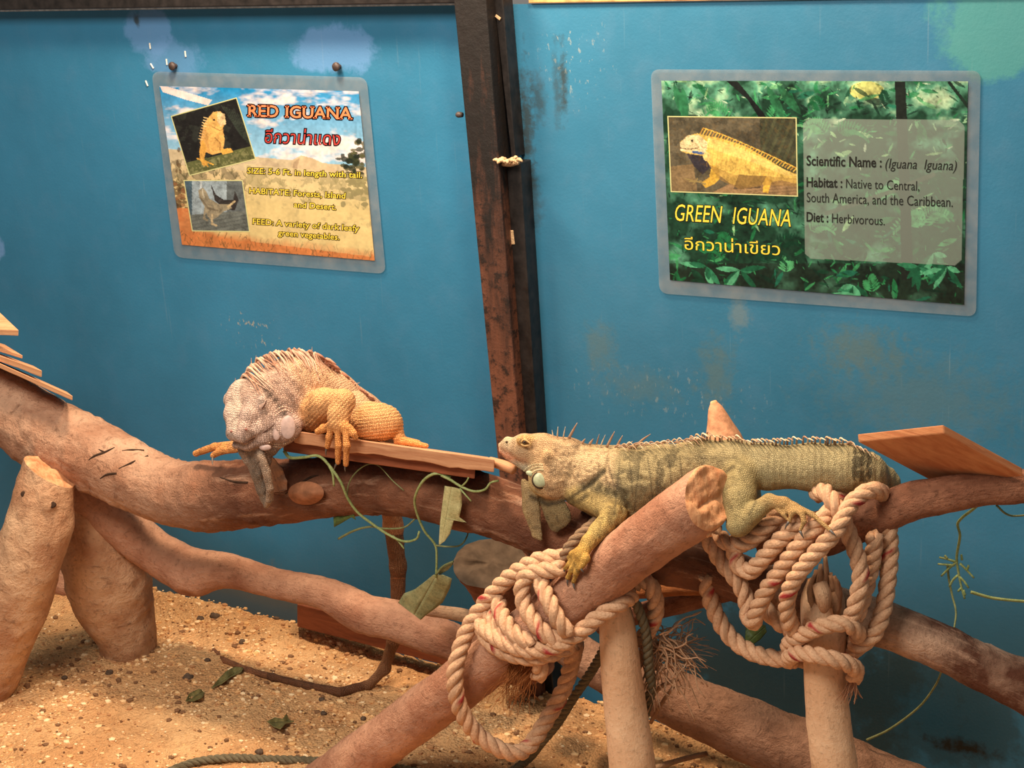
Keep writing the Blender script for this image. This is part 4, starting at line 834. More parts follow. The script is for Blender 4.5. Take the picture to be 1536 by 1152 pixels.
G.grow().fix(); SG = Surf(G.P, G.Q)
N = G.normals(); pp = proj(G.P); n1 = vnoise(G.P, 60, 1, 2); n2 = vnoise(G.P, 150, 2, 2)
x, y = pp[:, 0], pp[:, 1]
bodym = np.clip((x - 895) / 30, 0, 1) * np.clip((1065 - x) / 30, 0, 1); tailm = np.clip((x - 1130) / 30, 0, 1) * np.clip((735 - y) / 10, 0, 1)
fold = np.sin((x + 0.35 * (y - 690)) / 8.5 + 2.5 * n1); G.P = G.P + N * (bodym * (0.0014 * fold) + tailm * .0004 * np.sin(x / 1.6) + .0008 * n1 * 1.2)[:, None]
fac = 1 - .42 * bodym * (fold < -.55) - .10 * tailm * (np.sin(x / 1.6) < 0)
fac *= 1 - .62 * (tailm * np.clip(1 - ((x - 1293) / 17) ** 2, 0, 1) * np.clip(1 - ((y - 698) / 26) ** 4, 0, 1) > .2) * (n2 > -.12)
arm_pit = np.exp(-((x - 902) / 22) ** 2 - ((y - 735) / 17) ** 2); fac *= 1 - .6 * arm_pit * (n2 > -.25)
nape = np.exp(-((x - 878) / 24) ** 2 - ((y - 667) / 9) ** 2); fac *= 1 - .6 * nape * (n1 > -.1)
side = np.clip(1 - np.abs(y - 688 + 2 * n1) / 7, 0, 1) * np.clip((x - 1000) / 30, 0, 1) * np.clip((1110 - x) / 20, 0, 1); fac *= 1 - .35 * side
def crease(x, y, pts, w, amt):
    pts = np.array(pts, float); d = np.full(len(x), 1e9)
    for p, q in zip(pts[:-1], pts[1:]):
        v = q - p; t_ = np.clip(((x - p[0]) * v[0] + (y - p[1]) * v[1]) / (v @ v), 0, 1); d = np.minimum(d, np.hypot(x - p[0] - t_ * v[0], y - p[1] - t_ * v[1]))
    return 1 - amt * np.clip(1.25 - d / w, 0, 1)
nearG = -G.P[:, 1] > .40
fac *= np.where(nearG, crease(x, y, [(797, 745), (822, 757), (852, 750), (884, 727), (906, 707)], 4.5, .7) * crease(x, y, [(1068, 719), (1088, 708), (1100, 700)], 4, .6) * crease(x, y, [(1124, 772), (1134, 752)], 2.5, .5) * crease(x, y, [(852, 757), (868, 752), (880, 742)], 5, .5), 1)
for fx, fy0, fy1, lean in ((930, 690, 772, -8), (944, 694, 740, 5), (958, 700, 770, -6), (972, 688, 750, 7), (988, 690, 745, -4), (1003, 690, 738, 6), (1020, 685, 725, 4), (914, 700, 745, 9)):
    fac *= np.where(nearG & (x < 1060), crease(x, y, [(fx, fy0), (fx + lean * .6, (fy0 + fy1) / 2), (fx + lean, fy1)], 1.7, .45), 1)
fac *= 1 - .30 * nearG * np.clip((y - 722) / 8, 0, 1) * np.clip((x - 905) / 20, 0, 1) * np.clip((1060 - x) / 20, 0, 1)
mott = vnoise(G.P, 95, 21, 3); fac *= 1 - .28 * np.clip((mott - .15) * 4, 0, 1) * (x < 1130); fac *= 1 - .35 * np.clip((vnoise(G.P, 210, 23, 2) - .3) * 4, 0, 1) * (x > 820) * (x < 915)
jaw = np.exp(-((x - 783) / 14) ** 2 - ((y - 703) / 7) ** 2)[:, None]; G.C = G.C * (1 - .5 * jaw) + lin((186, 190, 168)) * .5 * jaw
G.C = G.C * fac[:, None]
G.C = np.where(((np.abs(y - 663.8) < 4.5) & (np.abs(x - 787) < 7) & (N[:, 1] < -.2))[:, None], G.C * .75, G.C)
gi = thing('green_iguana', 'olive green iguana with spiny neck lying along the log above the ropes', 'iguana', None, tuple(at(1000, 800, .40)))
def under(o, parent): o.parent = parent; o.matrix_parent_inverse = Matrix.Translation(-Vector(parent.location)); return o
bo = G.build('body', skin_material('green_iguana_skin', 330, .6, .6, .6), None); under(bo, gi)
def fitd(Bd, px, py, dflt):
    """distance of the skin's near side from the wall at a pixel"""
    pp = proj(Bd.P); m = (np.abs(pp[:, 0] - px) < 3.5) & (np.abs(pp[:, 1] - py) < 3.5)
    return -Bd.P[m, 1].min() if m.any() else dflt
EYE = plain('iguana_eye', (.10, .05, .02), .15, .6, .5, 300, 0); EYE2 = plain('eye_pupil', (.006, .005, .004), .1, .6, .1, 300, 0)
SHIELD = plain('pale_cheek_scale', srgb(168, 172, 138), .35, .45, .22, 90, .1); SHIELD2 = plain('pinkish_cheek_scale', srgb(176, 148, 138), .4, .4, .2, 90, .1); RIM = plain('dark_scale_rim', srgb(62, 48, 36), .7, .2, .3, 90, .2)
def dome(name, px, py, d, rx, ry, mat, parent, thick=3.0, rot=0.0):
    p = at(px, py, d); m = mpp(p); ca, sa = math.cos(rot), math.sin(rot); u = RIGHT * ca + DOWN * sa; w = -RIGHT * sa + DOWN * ca
    B = MB(); v = []; f = []; R_, S_ = 8, 28
    for i in range(R_ + 1):
        a = i / R_ * math.pi / 2
        for j in range(S_):
            b = j / S_ * 6.2832; v.append(p + (u * rx * math.cos(b) * math.cos(a) + w * ry * math.sin(b) * math.cos(a) - FWD * thick * math.sin(a)) * m)
    f = [(i * S_ + j, i * S_ + (j + 1) % S_, (i + 1) * S_ + (j + 1) % S_, (i + 1) * S_ + j) for i in range(R_) for j in range(S_)]
    f.append(tuple(reversed(range(S_)))); B.add(v, f); return under(B.build(name, mat, None), parent)
e = fitd(G, 787, 663, .48); ey = dome('eye', 787, 663.5, e - .003, 4.6, 3.6, EYE, gi, 4.2); dome('pupil', 787, 663.5, e - .0015, 1.6, 2.0, EYE2, ey, 3.6)
B = MB()
for s_ in (-1, 1): B.tube([(*at(780, 665, e - .001), .0012), (*at(787, 664 + 4.6 * s_, e + .0015), .0020), (*at(797, 667, e - .001), .001)], 7, .003, 0, srgb(214, 172, 112)[:3])
under(B.build('eyelid', SPINE, None), gi)
e = max(fitd(G, 811, 720, .49), .485); dome('cheek_scale_rim', 811, 720, e - .004, 13.6, 13.6, RIM, gi, 3.2); dome('cheek_scale', 811, 720, e - .0025, 11.3, 11.3, SHIELD, gi, 4.5); dome('cheek_scale', 796, 710.5, fitd(G, 796, 710, .485) - .002, 7.5, 4.2, SHIELD, gi, 3, .35)
B = MB()
for row in range(3):     # small bead scales above the shield
    for i in range(13):
        a = -2.75 + i * .12; px_, py_ = 811 + (16.5 + 4.2 * row) * math.cos(a) - 2 * row, 720 + (16 + 4 * row) * math.sin(a); q = SG(px_, py_, -.0005)
        if q is not None: B.tube([(*(q + DOWN * .0014 - RIGHT * .0008), .0016), (*(q - DOWN * .0014 - FWD * .0004), .0013)], 6, .002, 0, srgb(*rng.choice([(206, 190, 150), (188, 170, 130), (216, 200, 160)]))[:3])
under(B.build('bead_scales', SPINE, None), gi)
nd = at(760, 663, fitd(G, 760, 664, .465) - .0005); dome('nostril', 760, 663, fitd(G, 760, 663, .465) - .001, 2.0, 1.6, RIM, gi, 1.2)
def crest(Bd, ridge, par, name='crest'):
    """ridge rows: px, py root pixel, d, length px, lean px, radius px, colour"""
    for (px_, py_, d, le, lean, r, col, bend) in ridge:
        a = at(px_, py_ + 2, d); t_ = at(px_ + lean, py_ - le, d); m = mpp(a); spine(par, a, t_, r * m * .72, V(*bend) * m, (1, .55), col)
B = MB(); c1, c2, c3 = srgb(170, 132, 104)[:3], srgb(220, 196, 164)[:3], srgb(196, 164, 126)[:3]
crest(G, [(830, 654, .445, 9, -2, 2.2, c2, (0, 0, 0)), (836, 653, .445, 13, 1, 2.4, c2, (0, 0, 0)), (845, 654, .445, 14, 3, 2.4, c2, (0, 0, 0)), (853, 656, .44, 22, 13, 3.2, c1, (0, 0, 0)), (872, 664, .435, 6, 6, 3, c1, (0, 0, 0)), (884, 665, .435, 7, 6, 3, c1, (0, 0, 0)),
    (895, 664, .435, 13, 4, 2.8, c1, (0, 0, 0)), (901, 667, .435, 15, 7, 2.5, c2, (0, 0, 0)), (910, 669, .435, 22, 12, 3, c1, (0, 0, 0)), (923, 672, .435, 19, 11, 3, c1, (0, 0, 0)), (935, 671, .435, 9, 14, 3, c1, (0, 0, 0)), (951, 671, .435, 20, 25, 3, c1, (0, 0, 2)), (943, 671, .435, 8, 15, 3, c1, (0, 0, 0))], B)
for i in range(30):
    px_ = 922 + i * 4.2 + rng.uniform(-1.5, 1.5); m = mpp(at(px_, 670, .44)); a = at(px_, 671 - i * .35, .445); spine(B, a, at(px_ + 11 + 5 * rng.random(), 670 - i * .35 + 8 * (i % 2), .466), 1.5 * m, V(0, 0, 3 + 3 * rng.random()) * m, (1, .5), [c1, c2, c3][i % 3])
ridge = [(1035, 664), (1060, 659), (1095, 663), (1130, 668), (1160, 666), (1200, 664), (1240, 664), (1265, 667), (1290, 676), (1312, 694), (1326, 712), (1334, 728)]; rd = [.43, .43, .43, .425, .42, .415, .405, .40, .385, .355, .325, .30]
for i in range(66):
    u = i / 65 * (len(ridge) - 1); k = min(int(u), len(ridge) - 2); w = u - k; px_ = ridge[k][0] * (1 - w) + ridge[k + 1][0] * w; py_ = ridge[k][1] * (1 - w) + ridge[k + 1][1] * w; d = rd[k] * (1 - w) + rd[k + 1] * w
    m = mpp(at(px_, py_, d)); hgt = (10 if px_ < 1110 else 8 if px_ < 1280 else 6) * rng.uniform(.6, 1.15); px_ += rng.uniform(-2, 2); nx_, ny_ = (0, -1) if px_ < 1265 else nrm(V(.75, -.6))
    a = at(px_ - nx_ * 2, py_ - ny_ * 2, d); p_ = at(px_ + nx_ * hgt + 1, py_ + ny_ * hgt, d + .006); q = at(px_ + nx_ * hgt * .55 + 9, py_ + ny_ * hgt * .55 + (5 if px_ > 1265 else 0), d + .022)
    B.tube([(*a, 2.6 * m), (*p_, 1.7 * m), (*q, .5 * m)], 7, .004, 0, [c1, c2, c3][i % 3], True, None, (1, .6))
under(B.build('crest', SPINE, None), gi)
for pts, c in gf + gt:
    if c is not None: under(claw(None, at(*pts[-1][:3]), at(*c)), gi)

# ---------------------------------------------------------------- red iguana
Rb = Body(.0020)
RH, RN, RB, RL, RF, RD = (206, 174, 158), (204, 166, 144), (222, 174, 134), (240, 176, 116), (238, 158, 88), (168, 144, 126)
Rb.limb([(420, 590, .455, 42), (448, 578, .43, 46), (492, 602, .375, 46), (535, 626, .33, 38), (572, 640, .28, 30)], RB, .02)
Rb.limb([(572, 640, .28, 28), (583, 690, .245, 20), (585, 745, .225, 17), (590, 790, .21, 14), (597, 850, .20, 12), (597, 920, .19, 10.5), (590, 962, .185, 9), (577, 1003, .19, 8), (553, 1028, .202, 7)], (186, 130, 90), .012)
tl = [(*ground(553, 1027, .012),), (*ground(511, 1038, .009),), (*ground(466, 1030, .008),), (*ground(410, 1016, .008),), (*ground(374, 1006, .007),), (*ground(338, 991, .007),), (*ground(321, 976, .007),), (*ground(324, 962, .006),)]
tr = [7.3, 6.8, 6.2, 5.4, 4.8, 4, 3.2, 2.2]
for i in range(7): Rb.p.append(('c', V(*tl[i]), V(*tl[i + 1]), tr[i] * mpp(tl[i]), tr[i + 1] * mpp(tl[i + 1]), .006, None, lin((150, 98, 66))))
# neck and jowls
Rb.limb([(425, 590, .465, 44), (400, 600, .495, 42)], RN, .016); Rb.ball((430, 605, .475), (36, 44, 30), RN, .016)
# head: a wedge with a flat top turned to the viewer, muzzle down
Rb.limb([(352, 597, .525, 14), (348, 622, .552, 11), (350, 645, .575, 10)], RH, .010); Rb.limb([(383, 598, .528, 15), (374, 622, .558, 12.5), (367, 643, .580, 10.5)], RH, .010)
Rb.limb([(367, 590, .508, 22), (361, 622, .545, 17), (358, 645, .572, 13)], (216, 190, 170), .010); Rb.limb([(359, 585, .508, 13), (388, 586, .508, 13)], RH, .010)
Rb.ball((341, 600, .530), (6, 9, 7), (222, 198, 180), .006); Rb.ball((394, 603, .541), (8.5, 13, 9), (214, 184, 166), .006)
Rb.ball((404, 622, .520), (25, 30, 24), RN, .014)
Rb.limb([(348, 653, .577, 8), (364, 655, .582, 8.5), (385, 644, .559, 8.5), (406, 630, .533, 8)], (208, 178, 162), .012)
Rb.limb([(355, 667, .566, 6.5), (372, 667, .567, 8.5), (395, 657, .547, 11), (420, 643, .526, 12)], (200, 168, 152), .011)
Rb.limb([(414, 626, .515, 22), (430, 642, .512, 21), (418, 658, .515, 15)], (206, 174, 160), .010); Rb.limb([(374, 674, .538, 14), (404, 670, .525, 15)], RD, .010)
Rb.cut([(342, 660, .592, 1.0), (352, 662.5, .597, 1.3), (366, 663, .598, 1.3), (388, 652.5, .576, 1.3), (410, 637, .553, 1.1)], .003); Rb.cut([(360, 675, .585, 1.0), (384, 668, .58, 1.2), (404, 656, .565, 1.0)], .003)
Rb.cut([(392, 577, .545, 2.2), (406, 590, .535, 3.2), (420, 610, .533, 3.0), (427, 622, .533, 2)], .008)
Rb.cut([(389, 616, .562, .9), (395, 612, .562, 1.1), (401, 604, .556, .9)], .003); Rb.cut([(386, 597, .558, 1.2), (384, 611, .566, 1.4), (388, 618, .566, 1)], .005)
# throat skin and dewlap
FN = RIGHT * .80 + FWD * .60
Rb.limb([(366, 676, .548, 9), (371, 690, .545, 6), (378, 706, .540, 4)], RD, .006); Rb.limb([(392, 676, .540, 14), (398, 692, .538, 10)], RD, .006)
Rb.limb([(380, 682, .545, 17), (384, 704, .540, 16), (391, 728, .535, 14), (396, 746, .532, 10), (399, 754, .531, 7)], (150, 130, 112), .006, (FN, .38))
Rb.limb([(392, 684, .556, 6.5), (400, 708, .556, 6.5), (405, 732, .553, 6), (404, 750, .545, 5.5), (399, 759, .538, 4)], (188, 160, 136), .004)
# near fore limb
Rb.limb([(464, 622, .45, 28), (488, 606, .475, 23), (514, 602, .495, 18)], RL, .012); Rb.limb([(515, 602, .497, 18), (508, 622, .512, 16.5), (506, 634, .52, 14)], RL, .006)
Rb.limb([(498, 639, .523, 8), (516, 639, .523, 9)], RF, .006)
rf = [([(496, 638, .522, 6), (485, 643, .522, 5.8), (477, 647, .522, 5)], None), ([(497, 642, .525, 5.6), (494, 656, .530, 5.2), (491, 670, .529, 4.4)], (489, 684, .526)),
      ([(507, 643, .527, 5.8), (508, 668, .534, 5.4), (507, 693, .530, 4.6)], (501, 706, .529)), ([(518, 643, .526, 5.8), (520, 668, .534, 5.4), (519, 696, .530, 4.6)], (518, 708, .529)), ([(524, 641, .524, 5.4), (530, 650, .524, 5.2), (534, 657, .520, 4.2)], None)]
for pts, c in rf: Rb.limb(pts, RF, .0035)
# far fore limb
Rb.limb([(420, 620, .45, 20), (385, 655, .44, 13), (352, 668, .435, 8)], RL, .01); Rb.limb([(352, 667, .436, 6.5), (322, 670, .432, 6), (294, 680, .428, 5)], RF, .004); Rb.limb([(354, 673, .44, 6.5), (332, 676, .444, 6), (320, 683, .446, 5)], RF, .004)
rf.append(([(320, 684, .446, 4)], (319, 698, .466))); 
# near hind limb and foot
Rb.ball((563, 633, .42), (41, 30, 30), (242, 180, 118), .010); Rb.limb([(590, 640, .40, 15), (600, 655, .40, 8)], RL, .008)
Rb.limb([(598, 661, .41, 8), (618, 664, .42, 5), (640, 669, .425, 3.5)], RF, .005); Rb.limb([(600, 660, .40, 7), (628, 664, .40, 4)], RF, .004)
Rb.ball((535, 620, .42), (22, 34, 26), (220, 176, 132), .014)
Rb.grow().fix()
N = Rb.normals(); pp = proj(Rb.P); x, y = pp[:, 0], pp[:, 1]; n1 = vnoise(Rb.P, 60, 5, 2); n2 = vnoise(Rb.P, 140, 6, 2)
front = (-Rb.P[:, 1] > .36)
arm = front & (x > 458) & (x < 535) & (y > 590) & (y < 642); th = front & (x > 536) & (x < 606) & (y > 600) & (y < 662)
rows = np.sin((y + .12 * (x - 540)) * 1.25) * th + np.sin((x * .8 + y * .75) * 1.1) * arm
tailr = (y > 680) & (x > 400) & (x < 620) & (-Rb.P[:, 1] < .30)
neck = np.exp(-((x - 440) / 30) ** 2 - ((y - 580) / 30) ** 2)
Rb.P = Rb.P + N * (.00055 * rows + .0009 * n1 + neck * .0016 * np.sin((x - y) / 4.2 + 2 * n1))[:, None]
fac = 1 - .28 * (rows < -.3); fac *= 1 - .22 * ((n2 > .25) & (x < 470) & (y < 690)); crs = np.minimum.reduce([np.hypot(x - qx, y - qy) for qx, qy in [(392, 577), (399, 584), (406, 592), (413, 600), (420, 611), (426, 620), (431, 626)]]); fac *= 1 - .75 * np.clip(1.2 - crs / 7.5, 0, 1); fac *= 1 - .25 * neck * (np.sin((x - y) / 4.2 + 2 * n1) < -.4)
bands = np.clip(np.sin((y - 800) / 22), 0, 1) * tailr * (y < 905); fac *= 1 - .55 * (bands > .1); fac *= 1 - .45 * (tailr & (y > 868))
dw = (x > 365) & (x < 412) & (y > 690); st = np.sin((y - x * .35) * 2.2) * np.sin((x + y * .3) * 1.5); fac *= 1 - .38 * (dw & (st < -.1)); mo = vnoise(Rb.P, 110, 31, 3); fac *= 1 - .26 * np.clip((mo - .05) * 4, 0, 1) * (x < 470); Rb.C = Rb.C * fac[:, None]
ri = thing('red_iguana', 'pinkish tan iguana with orange legs and closed eyes sprawled on the narrow plank', 'iguana', None, tuple(at(510, 690, .42)))
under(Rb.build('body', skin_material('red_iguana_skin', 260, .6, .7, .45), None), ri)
e = fitd(Rb, 432, 641, .54); dome('cheek_scale', 432, 641, e - .004, 11.5, 18, SHIELD2, ri, 3.2); dome('cheek_scale', 415, 649, fitd(Rb, 415, 649, .54) - .003, 6, 12, SHIELD2, ri, 2.8); dome('cheek_scale', 398, 671, fitd(Rb, 398, 671, .54) - .003, 9, 5, SHIELD2, ri, 3)
SR_ = Surf(Rb.P, Rb.Q)
def beads(pts, r, cols):
    B = MB()
    for i, (px_, py_) in enumerate(pts):
        q = SR_(px_, py_, -.0006)
        if q is not None: B.tube([(*(q - RIGHT * r * .6), r), (*(q + RIGHT * r * .6), r * .9)], 6, .002, 0, srgb(*cols[i % len(cols)])[:3])
    under(B.build('bead_scales', SPINE, None), ri)
beads([(404 + i * 2.7, 664 + 5.5 * math.sin(i / 14 * 3.14) - i * .45) for i in range(15)] + [(406 + i * 2.7, 668 + 5.5 * math.sin(i / 14 * 3.14) - i * .5) for i in range(14)], .0019, [(226, 196, 166), (196, 160, 132), (212, 180, 150)])
beads([(414 + i * 2.4, 623 - 8 * math.sin(i / 12 * 3.14)) for i in range(13)] + [(412 + i * 2.4, 618 - 8 * math.sin(i / 12 * 3.14)) for i in range(12)], .0018, [(214, 180, 156), (190, 152, 130)])
def seam(name, pts, r, mat):
    P = [SR_(*q, .0002) for q in pts]; P = [q for q in P if q is not None]; B = MB(); B.tube([(*q, r * (.4 if i in (0, len(P) - 1) else 1)) for i, q in enumerate(P)], 7, .003); return under(B.build(name, mat, None), ri)
LIDM = plain('eyelid_skin', srgb(182, 148, 130), .6, .3, .25, 260, .6); DKS = plain('dark_skin_fold', srgb(92, 64, 54), .8, .2, .3, 90, .2)
q = SR_(394, 607)
if q is not None: dome('eyelid', 394, 607, -q[1] - .003, 5.2, 9.0, LIDM, ri, 3.4, .45)
SR2 = SR_
def lid_pt(x, y): return at(x, y, -q[1] + .0018)
B = MB(); B.tube([(*lid_pt(389.5, 615), .0005), (*lid_pt(394, 611.5), .0011), (*lid_pt(398.5, 604.5), .0010), (*lid_pt(400, 600), .0005)], 7, .002); under(B.build('closed_eye', DKS, None), ri)
seam('mouth_line', [(342, 659), (352, 663), (366, 664.5), (380, 658), (396, 648), (412, 636)], .0011, DKS)
for (px_, py_) in ((369, 644), (347, 647)): dome('nostril', px_, py_, fitd(Rb, px_, py_, .59) - .001, 2.2, 1.8, plain('nostril', srgb(150, 96, 84), .6), ri, 1.2)
B = MB(); rc = [srgb(192, 152, 126)[:3], srgb(160, 116, 92)[:3], srgb(204, 168, 142)[:3], srgb(176, 130, 104)[:3]]
ridge = [(362, 566, .49), (375, 552, .475), (392, 540, .46), (415, 531, .445), (440, 529, .43), (462, 533, .41), (482, 548, .39), (505, 566, .365), (528, 588, .345), (545, 603, .33)]
rc2 = [srgb(186, 132, 106)[:3], srgb(160, 106, 82)[:3]]
for i in range(96):
    u = min(i / 95 * (len(ridge) - 1), len(ridge) - 1.001); k = int(u); w = u - k; px_, py_, d = [ridge[k][j] * (1 - w) + ridge[k + 1][j] * w for j in range(3)]; px_ += rng.uniform(-3, 3)
    m = mpp(at(px_, py_, d)); le = rng.uniform(.45, 1.2); root_ = at(px_, py_ + 4, d); up = at(px_ + rng.uniform(2, 7), py_ - rng.uniform(1, 7), d + .008)
    if px_ < 470: a_ = .35 + (.5 if px_ > 400 else .2) + rng.gauss(0, .14); path = [(px_ + 20 * le * math.cos(a_ * .4), py_ + 3 + 14 * le * math.sin(a_ * .6)), (px_ + 46 * le * math.cos(a_), py_ + 3 + 46 * le * math.sin(a_))]
    else: path = []
    pts = [(*root_, 2.4 * m), (*up, 2.2 * m)]
    if px_ >= 470: pts = [(*at(px_, py_ + 5, d), 4.2 * m), (*at(px_ + 6, py_ - 7 * le, d), 3.4 * m), (*at(px_ + 17 * le, py_ - 1, d - .003), .8 * m)]
    for (qx, qy), r_ in zip(path, (1.4, .4)):
        q = SR_(qx, qy, .0035)
        if q is not None: pts.append((*q, r_ * m))
    if len(pts) < 3: pts[-1] = (*up, .6 * m)
    B.tube(pts, 6, .006, 0, rc[rng.randrange(4)] if px_ < 470 else rc2[rng.randrange(2)], True, None, (1, .7))
for (px_, py_, d) in ((377, 545, .475), (384, 541, .47), (353, 575, .50), (468, 528, .41), (515, 574, .36), (526, 578, .355)): a = at(px_, py_, d); spine(B, a, at(px_ + (14 if px_ > 500 else 0), py_ - (4 if px_ > 500 else 8), d), .0014, col=rc[2])
under(B.build('crest', SPINE, None), ri)
for pts, c in rf:
    if c is not None: under(claw(None, at(*pts[-1][:3]), at(*c)), ri)
# ================================================================ ropes
def rope_material(name, fleck=True):
    t = NT(name, .85, .15); f = t.noise(t.mapping(t.uv, (320, 14, 1), rot=(0, 0, .5)), 1, 3, .6); n = t.noise(t.obj, 60, 4, .6)
    c = t.mix(t.bw(n, .35, .7), t.mix(1.0, t.attr(), (.80, .76, .72), 'MULTIPLY'), t.attr()); c = t.mix(t.bw(f, .48, .72, 0, .55), c, t.mix(1.0, c, (.55, .45, .38), 'MULTIPLY'))
    return t.done(c, t.bump(f, .8, .0025))
ROPE = rope_material('twisted_rope')
def rope_part(name, rows, rpx, col, root, red=None, pitch=2.3, seg=9, ph=0.0):
    """three strands laid up along rows of (px, py, d)"""
    pts = np.array([at(*q[:3]) for q in rows]); R = rpx * mpp(pts[len(pts) // 2]); S = spline(np.hstack([pts, np.full((len(pts), 1), R)]), R * .42); C = S[:, :3]; T, N, B = frames(C)
    L = np.concatenate([[0], np.cumsum(np.linalg.norm(np.diff(C, axis=0), axis=1))]); m = MB(); a = np.linspace(0, 6.2832, seg, endpoint=False)
    for s in range(3):
        w = 2 * math.pi * L / (pitch * 2 * R) + s * 2.0944 + ph; D = C + (np.cos(w)[:, None] * N + np.sin(w)[:, None] * B) * R * .50
        T2, N2, B2 = frames(D); r = R * .545; v = (D[:, None, :] + (np.cos(a)[None, :, None] * N2[:, None, :] + np.sin(a)[None, :, None] * B2[:, None, :]) * r).reshape(-1, 3); n = len(D)
        c = np.tile(np.array(col[:3]), (n * seg, 1)) * (1 + .06 * vnoise(v, 90, s, 2))[:, None]
        if red is not None and s == 0:
            Lr = np.repeat(L, seg); cc = np.repeat(C, seg, 0); o = np.einsum('ij,ij->i', v - cc, np.repeat(np.cos(w)[:, None] * N + np.sin(w)[:, None] * B, seg, 0)); k = (o > R * .99) & (np.mod(Lr + ph * .021, .105) < .020); c[k] = red[:3]
        uv = np.stack([np.repeat(L, seg), np.tile(a / 6.2832, n)], 1); f = [(i * seg + j, i * seg + (j + 1) % seg, (i + 1) * seg + (j + 1) % seg, (i + 1) * seg + j) for i in range(n - 1) for j in range(seg)] + [tuple(reversed(range(seg))), tuple(range((n - 1) * seg, n * seg))]
        m.add(v, f, 0, uv, c)
    o = m.build(name, ROPE); o.parent = root; o.matrix_parent_inverse = Matrix.Translation(-Vector(root.location)); return o
def frayed(name, root, origin, spread, n, length, droop, r, col, seed, curl=.3):
    """loose yarns from origin (px, py, d) heading along spread (px, py offsets)"""
    rr = random.Random(seed); m = MB()
    for i in range(n):
        o = V(origin[0] + rr.uniform(-1, 1) * spread[2], origin[1] + rr.uniform(-1, 1) * spread[3], origin[2] + rr.uniform(-.012, .012)); le = length * rr.uniform(.5, 1.15); a = math.atan2(spread[1], spread[0]) + rr.gauss(0, spread[4]); pts = []
        p = at(*o); st = le / 6; k = mpp(p); dz = rr.uniform(-.4, .6)
        for j in range(7):
            pts.append((*p, r * (1 - .08 * j))); a += rr.gauss(0, curl); p = p + (RIGHT * math.cos(a) + DOWN * math.sin(a)) * st * k + V(0, -st * k * dz * .5, -droop * st * k * j / 6)
        f = rr.uniform(.75, 1.1); m.tube(pts, 5, st * k * .6, 0, [x * f for x in col[:3]])
    o = m.build(name, ROPE); o.parent = root; o.matrix_parent_inverse = Matrix.Translation(-Vector(root.location)); return o
TANR, REDY, GRN = srgb(222, 178, 142), srgb(176, 64, 62), srgb(120, 110, 88)
rr = thing('rope', 'thick cream rope looped round the lower right post and the branch above it', 'rope', None, tuple(at(1240, 960, .45)))
for i, q in enumerate([
    [(1048, 780, .465), (1062, 808, .475), (1084, 845, .478), (1108, 874, .478), (1119, 900, .478), (1122, 922, .482), (1129, 934, .495), (1137, 912, .503), (1152, 882, .506), (1168, 860, .508), (1197, 820, .512), (1226, 787, .502), (1250, 762, .455), (1262, 745, .40), (1262, 760, .345)],
    [(1206, 778, .497), (1190, 793, .502), (1166, 814, .504), (1141, 842, .503), (1124, 857, .497), (1109, 850, .490), (1102, 832, .485), (1104, 812, .480)],
    [(1180, 764, .46), (1160, 780, .475), (1136, 803, .484), (1108, 817, .484), (1082, 808, .472), (1066, 788, .45)],
    [(1334, 757, .355), (1325, 741, .40), (1309, 735, .438), (1292, 742, .456), (1275, 758, .472), (1253, 797, .515), (1219, 834, .528), (1190, 872, .528), (1180, 906, .520), (1187, 938, .502), (1203, 956, .46)],
    [(1225, 742, .42), (1238, 738, .455), (1253, 758, .478), (1264, 778, .474), (1276, 808, .468), (1287, 838, .472), (1291, 866, .480), (1285, 900, .490), (1275, 932, .485)],
    [(1312, 800, .43), (1310, 830, .43), (1304, 860, .44), (1297, 888, .455), (1288, 914, .468), (1277, 940, .462)],
    [(1333, 782, .395), (1335, 830, .405), (1331, 875, .42), (1326, 909, .435), (1313, 947, .455), (1288, 970, .455), (1262, 983, .415), (1225, 985, .398), (1194, 980, .42), (1183, 968, .465), (1200, 955, .498), (1232, 940, .514), (1266, 935, .506), (1287, 950, .472), (1278, 966, .425), (1240, 980, .398), (1200, 990, .415), (1184, 988, .462), (1196, 980, .503), (1226, 983, .519), (1258, 991, .513), (1283, 1003, .482), (1281, 1017, .462)],
    [(1060, 862, .425), (1062, 886, .425), (1074, 922, .425), (1097, 957, .425), (1129, 979, .43), (1161, 987, .44), (1186, 990, .435), (1212, 988, .405)],
    [(1140, 905, .455), (1156, 922, .46), (1172, 936, .46), (1192, 950, .44)]]):
    rope_part('coil', q, 13.4, TANR, rr, REDY, ph=i * 1.3)
frayed('frayed_end', rr, (1281, 1016, .46), (-1, 8, 4, 2, .25), 26, 34, .3, .0013, srgb(206, 150, 116), 3, .2)
rl = thing('rope', 'thick cream rope knotted round the middle of the diagonal log, hanging in a big loop', 'rope', None, tuple(at(800, 930, .55)))
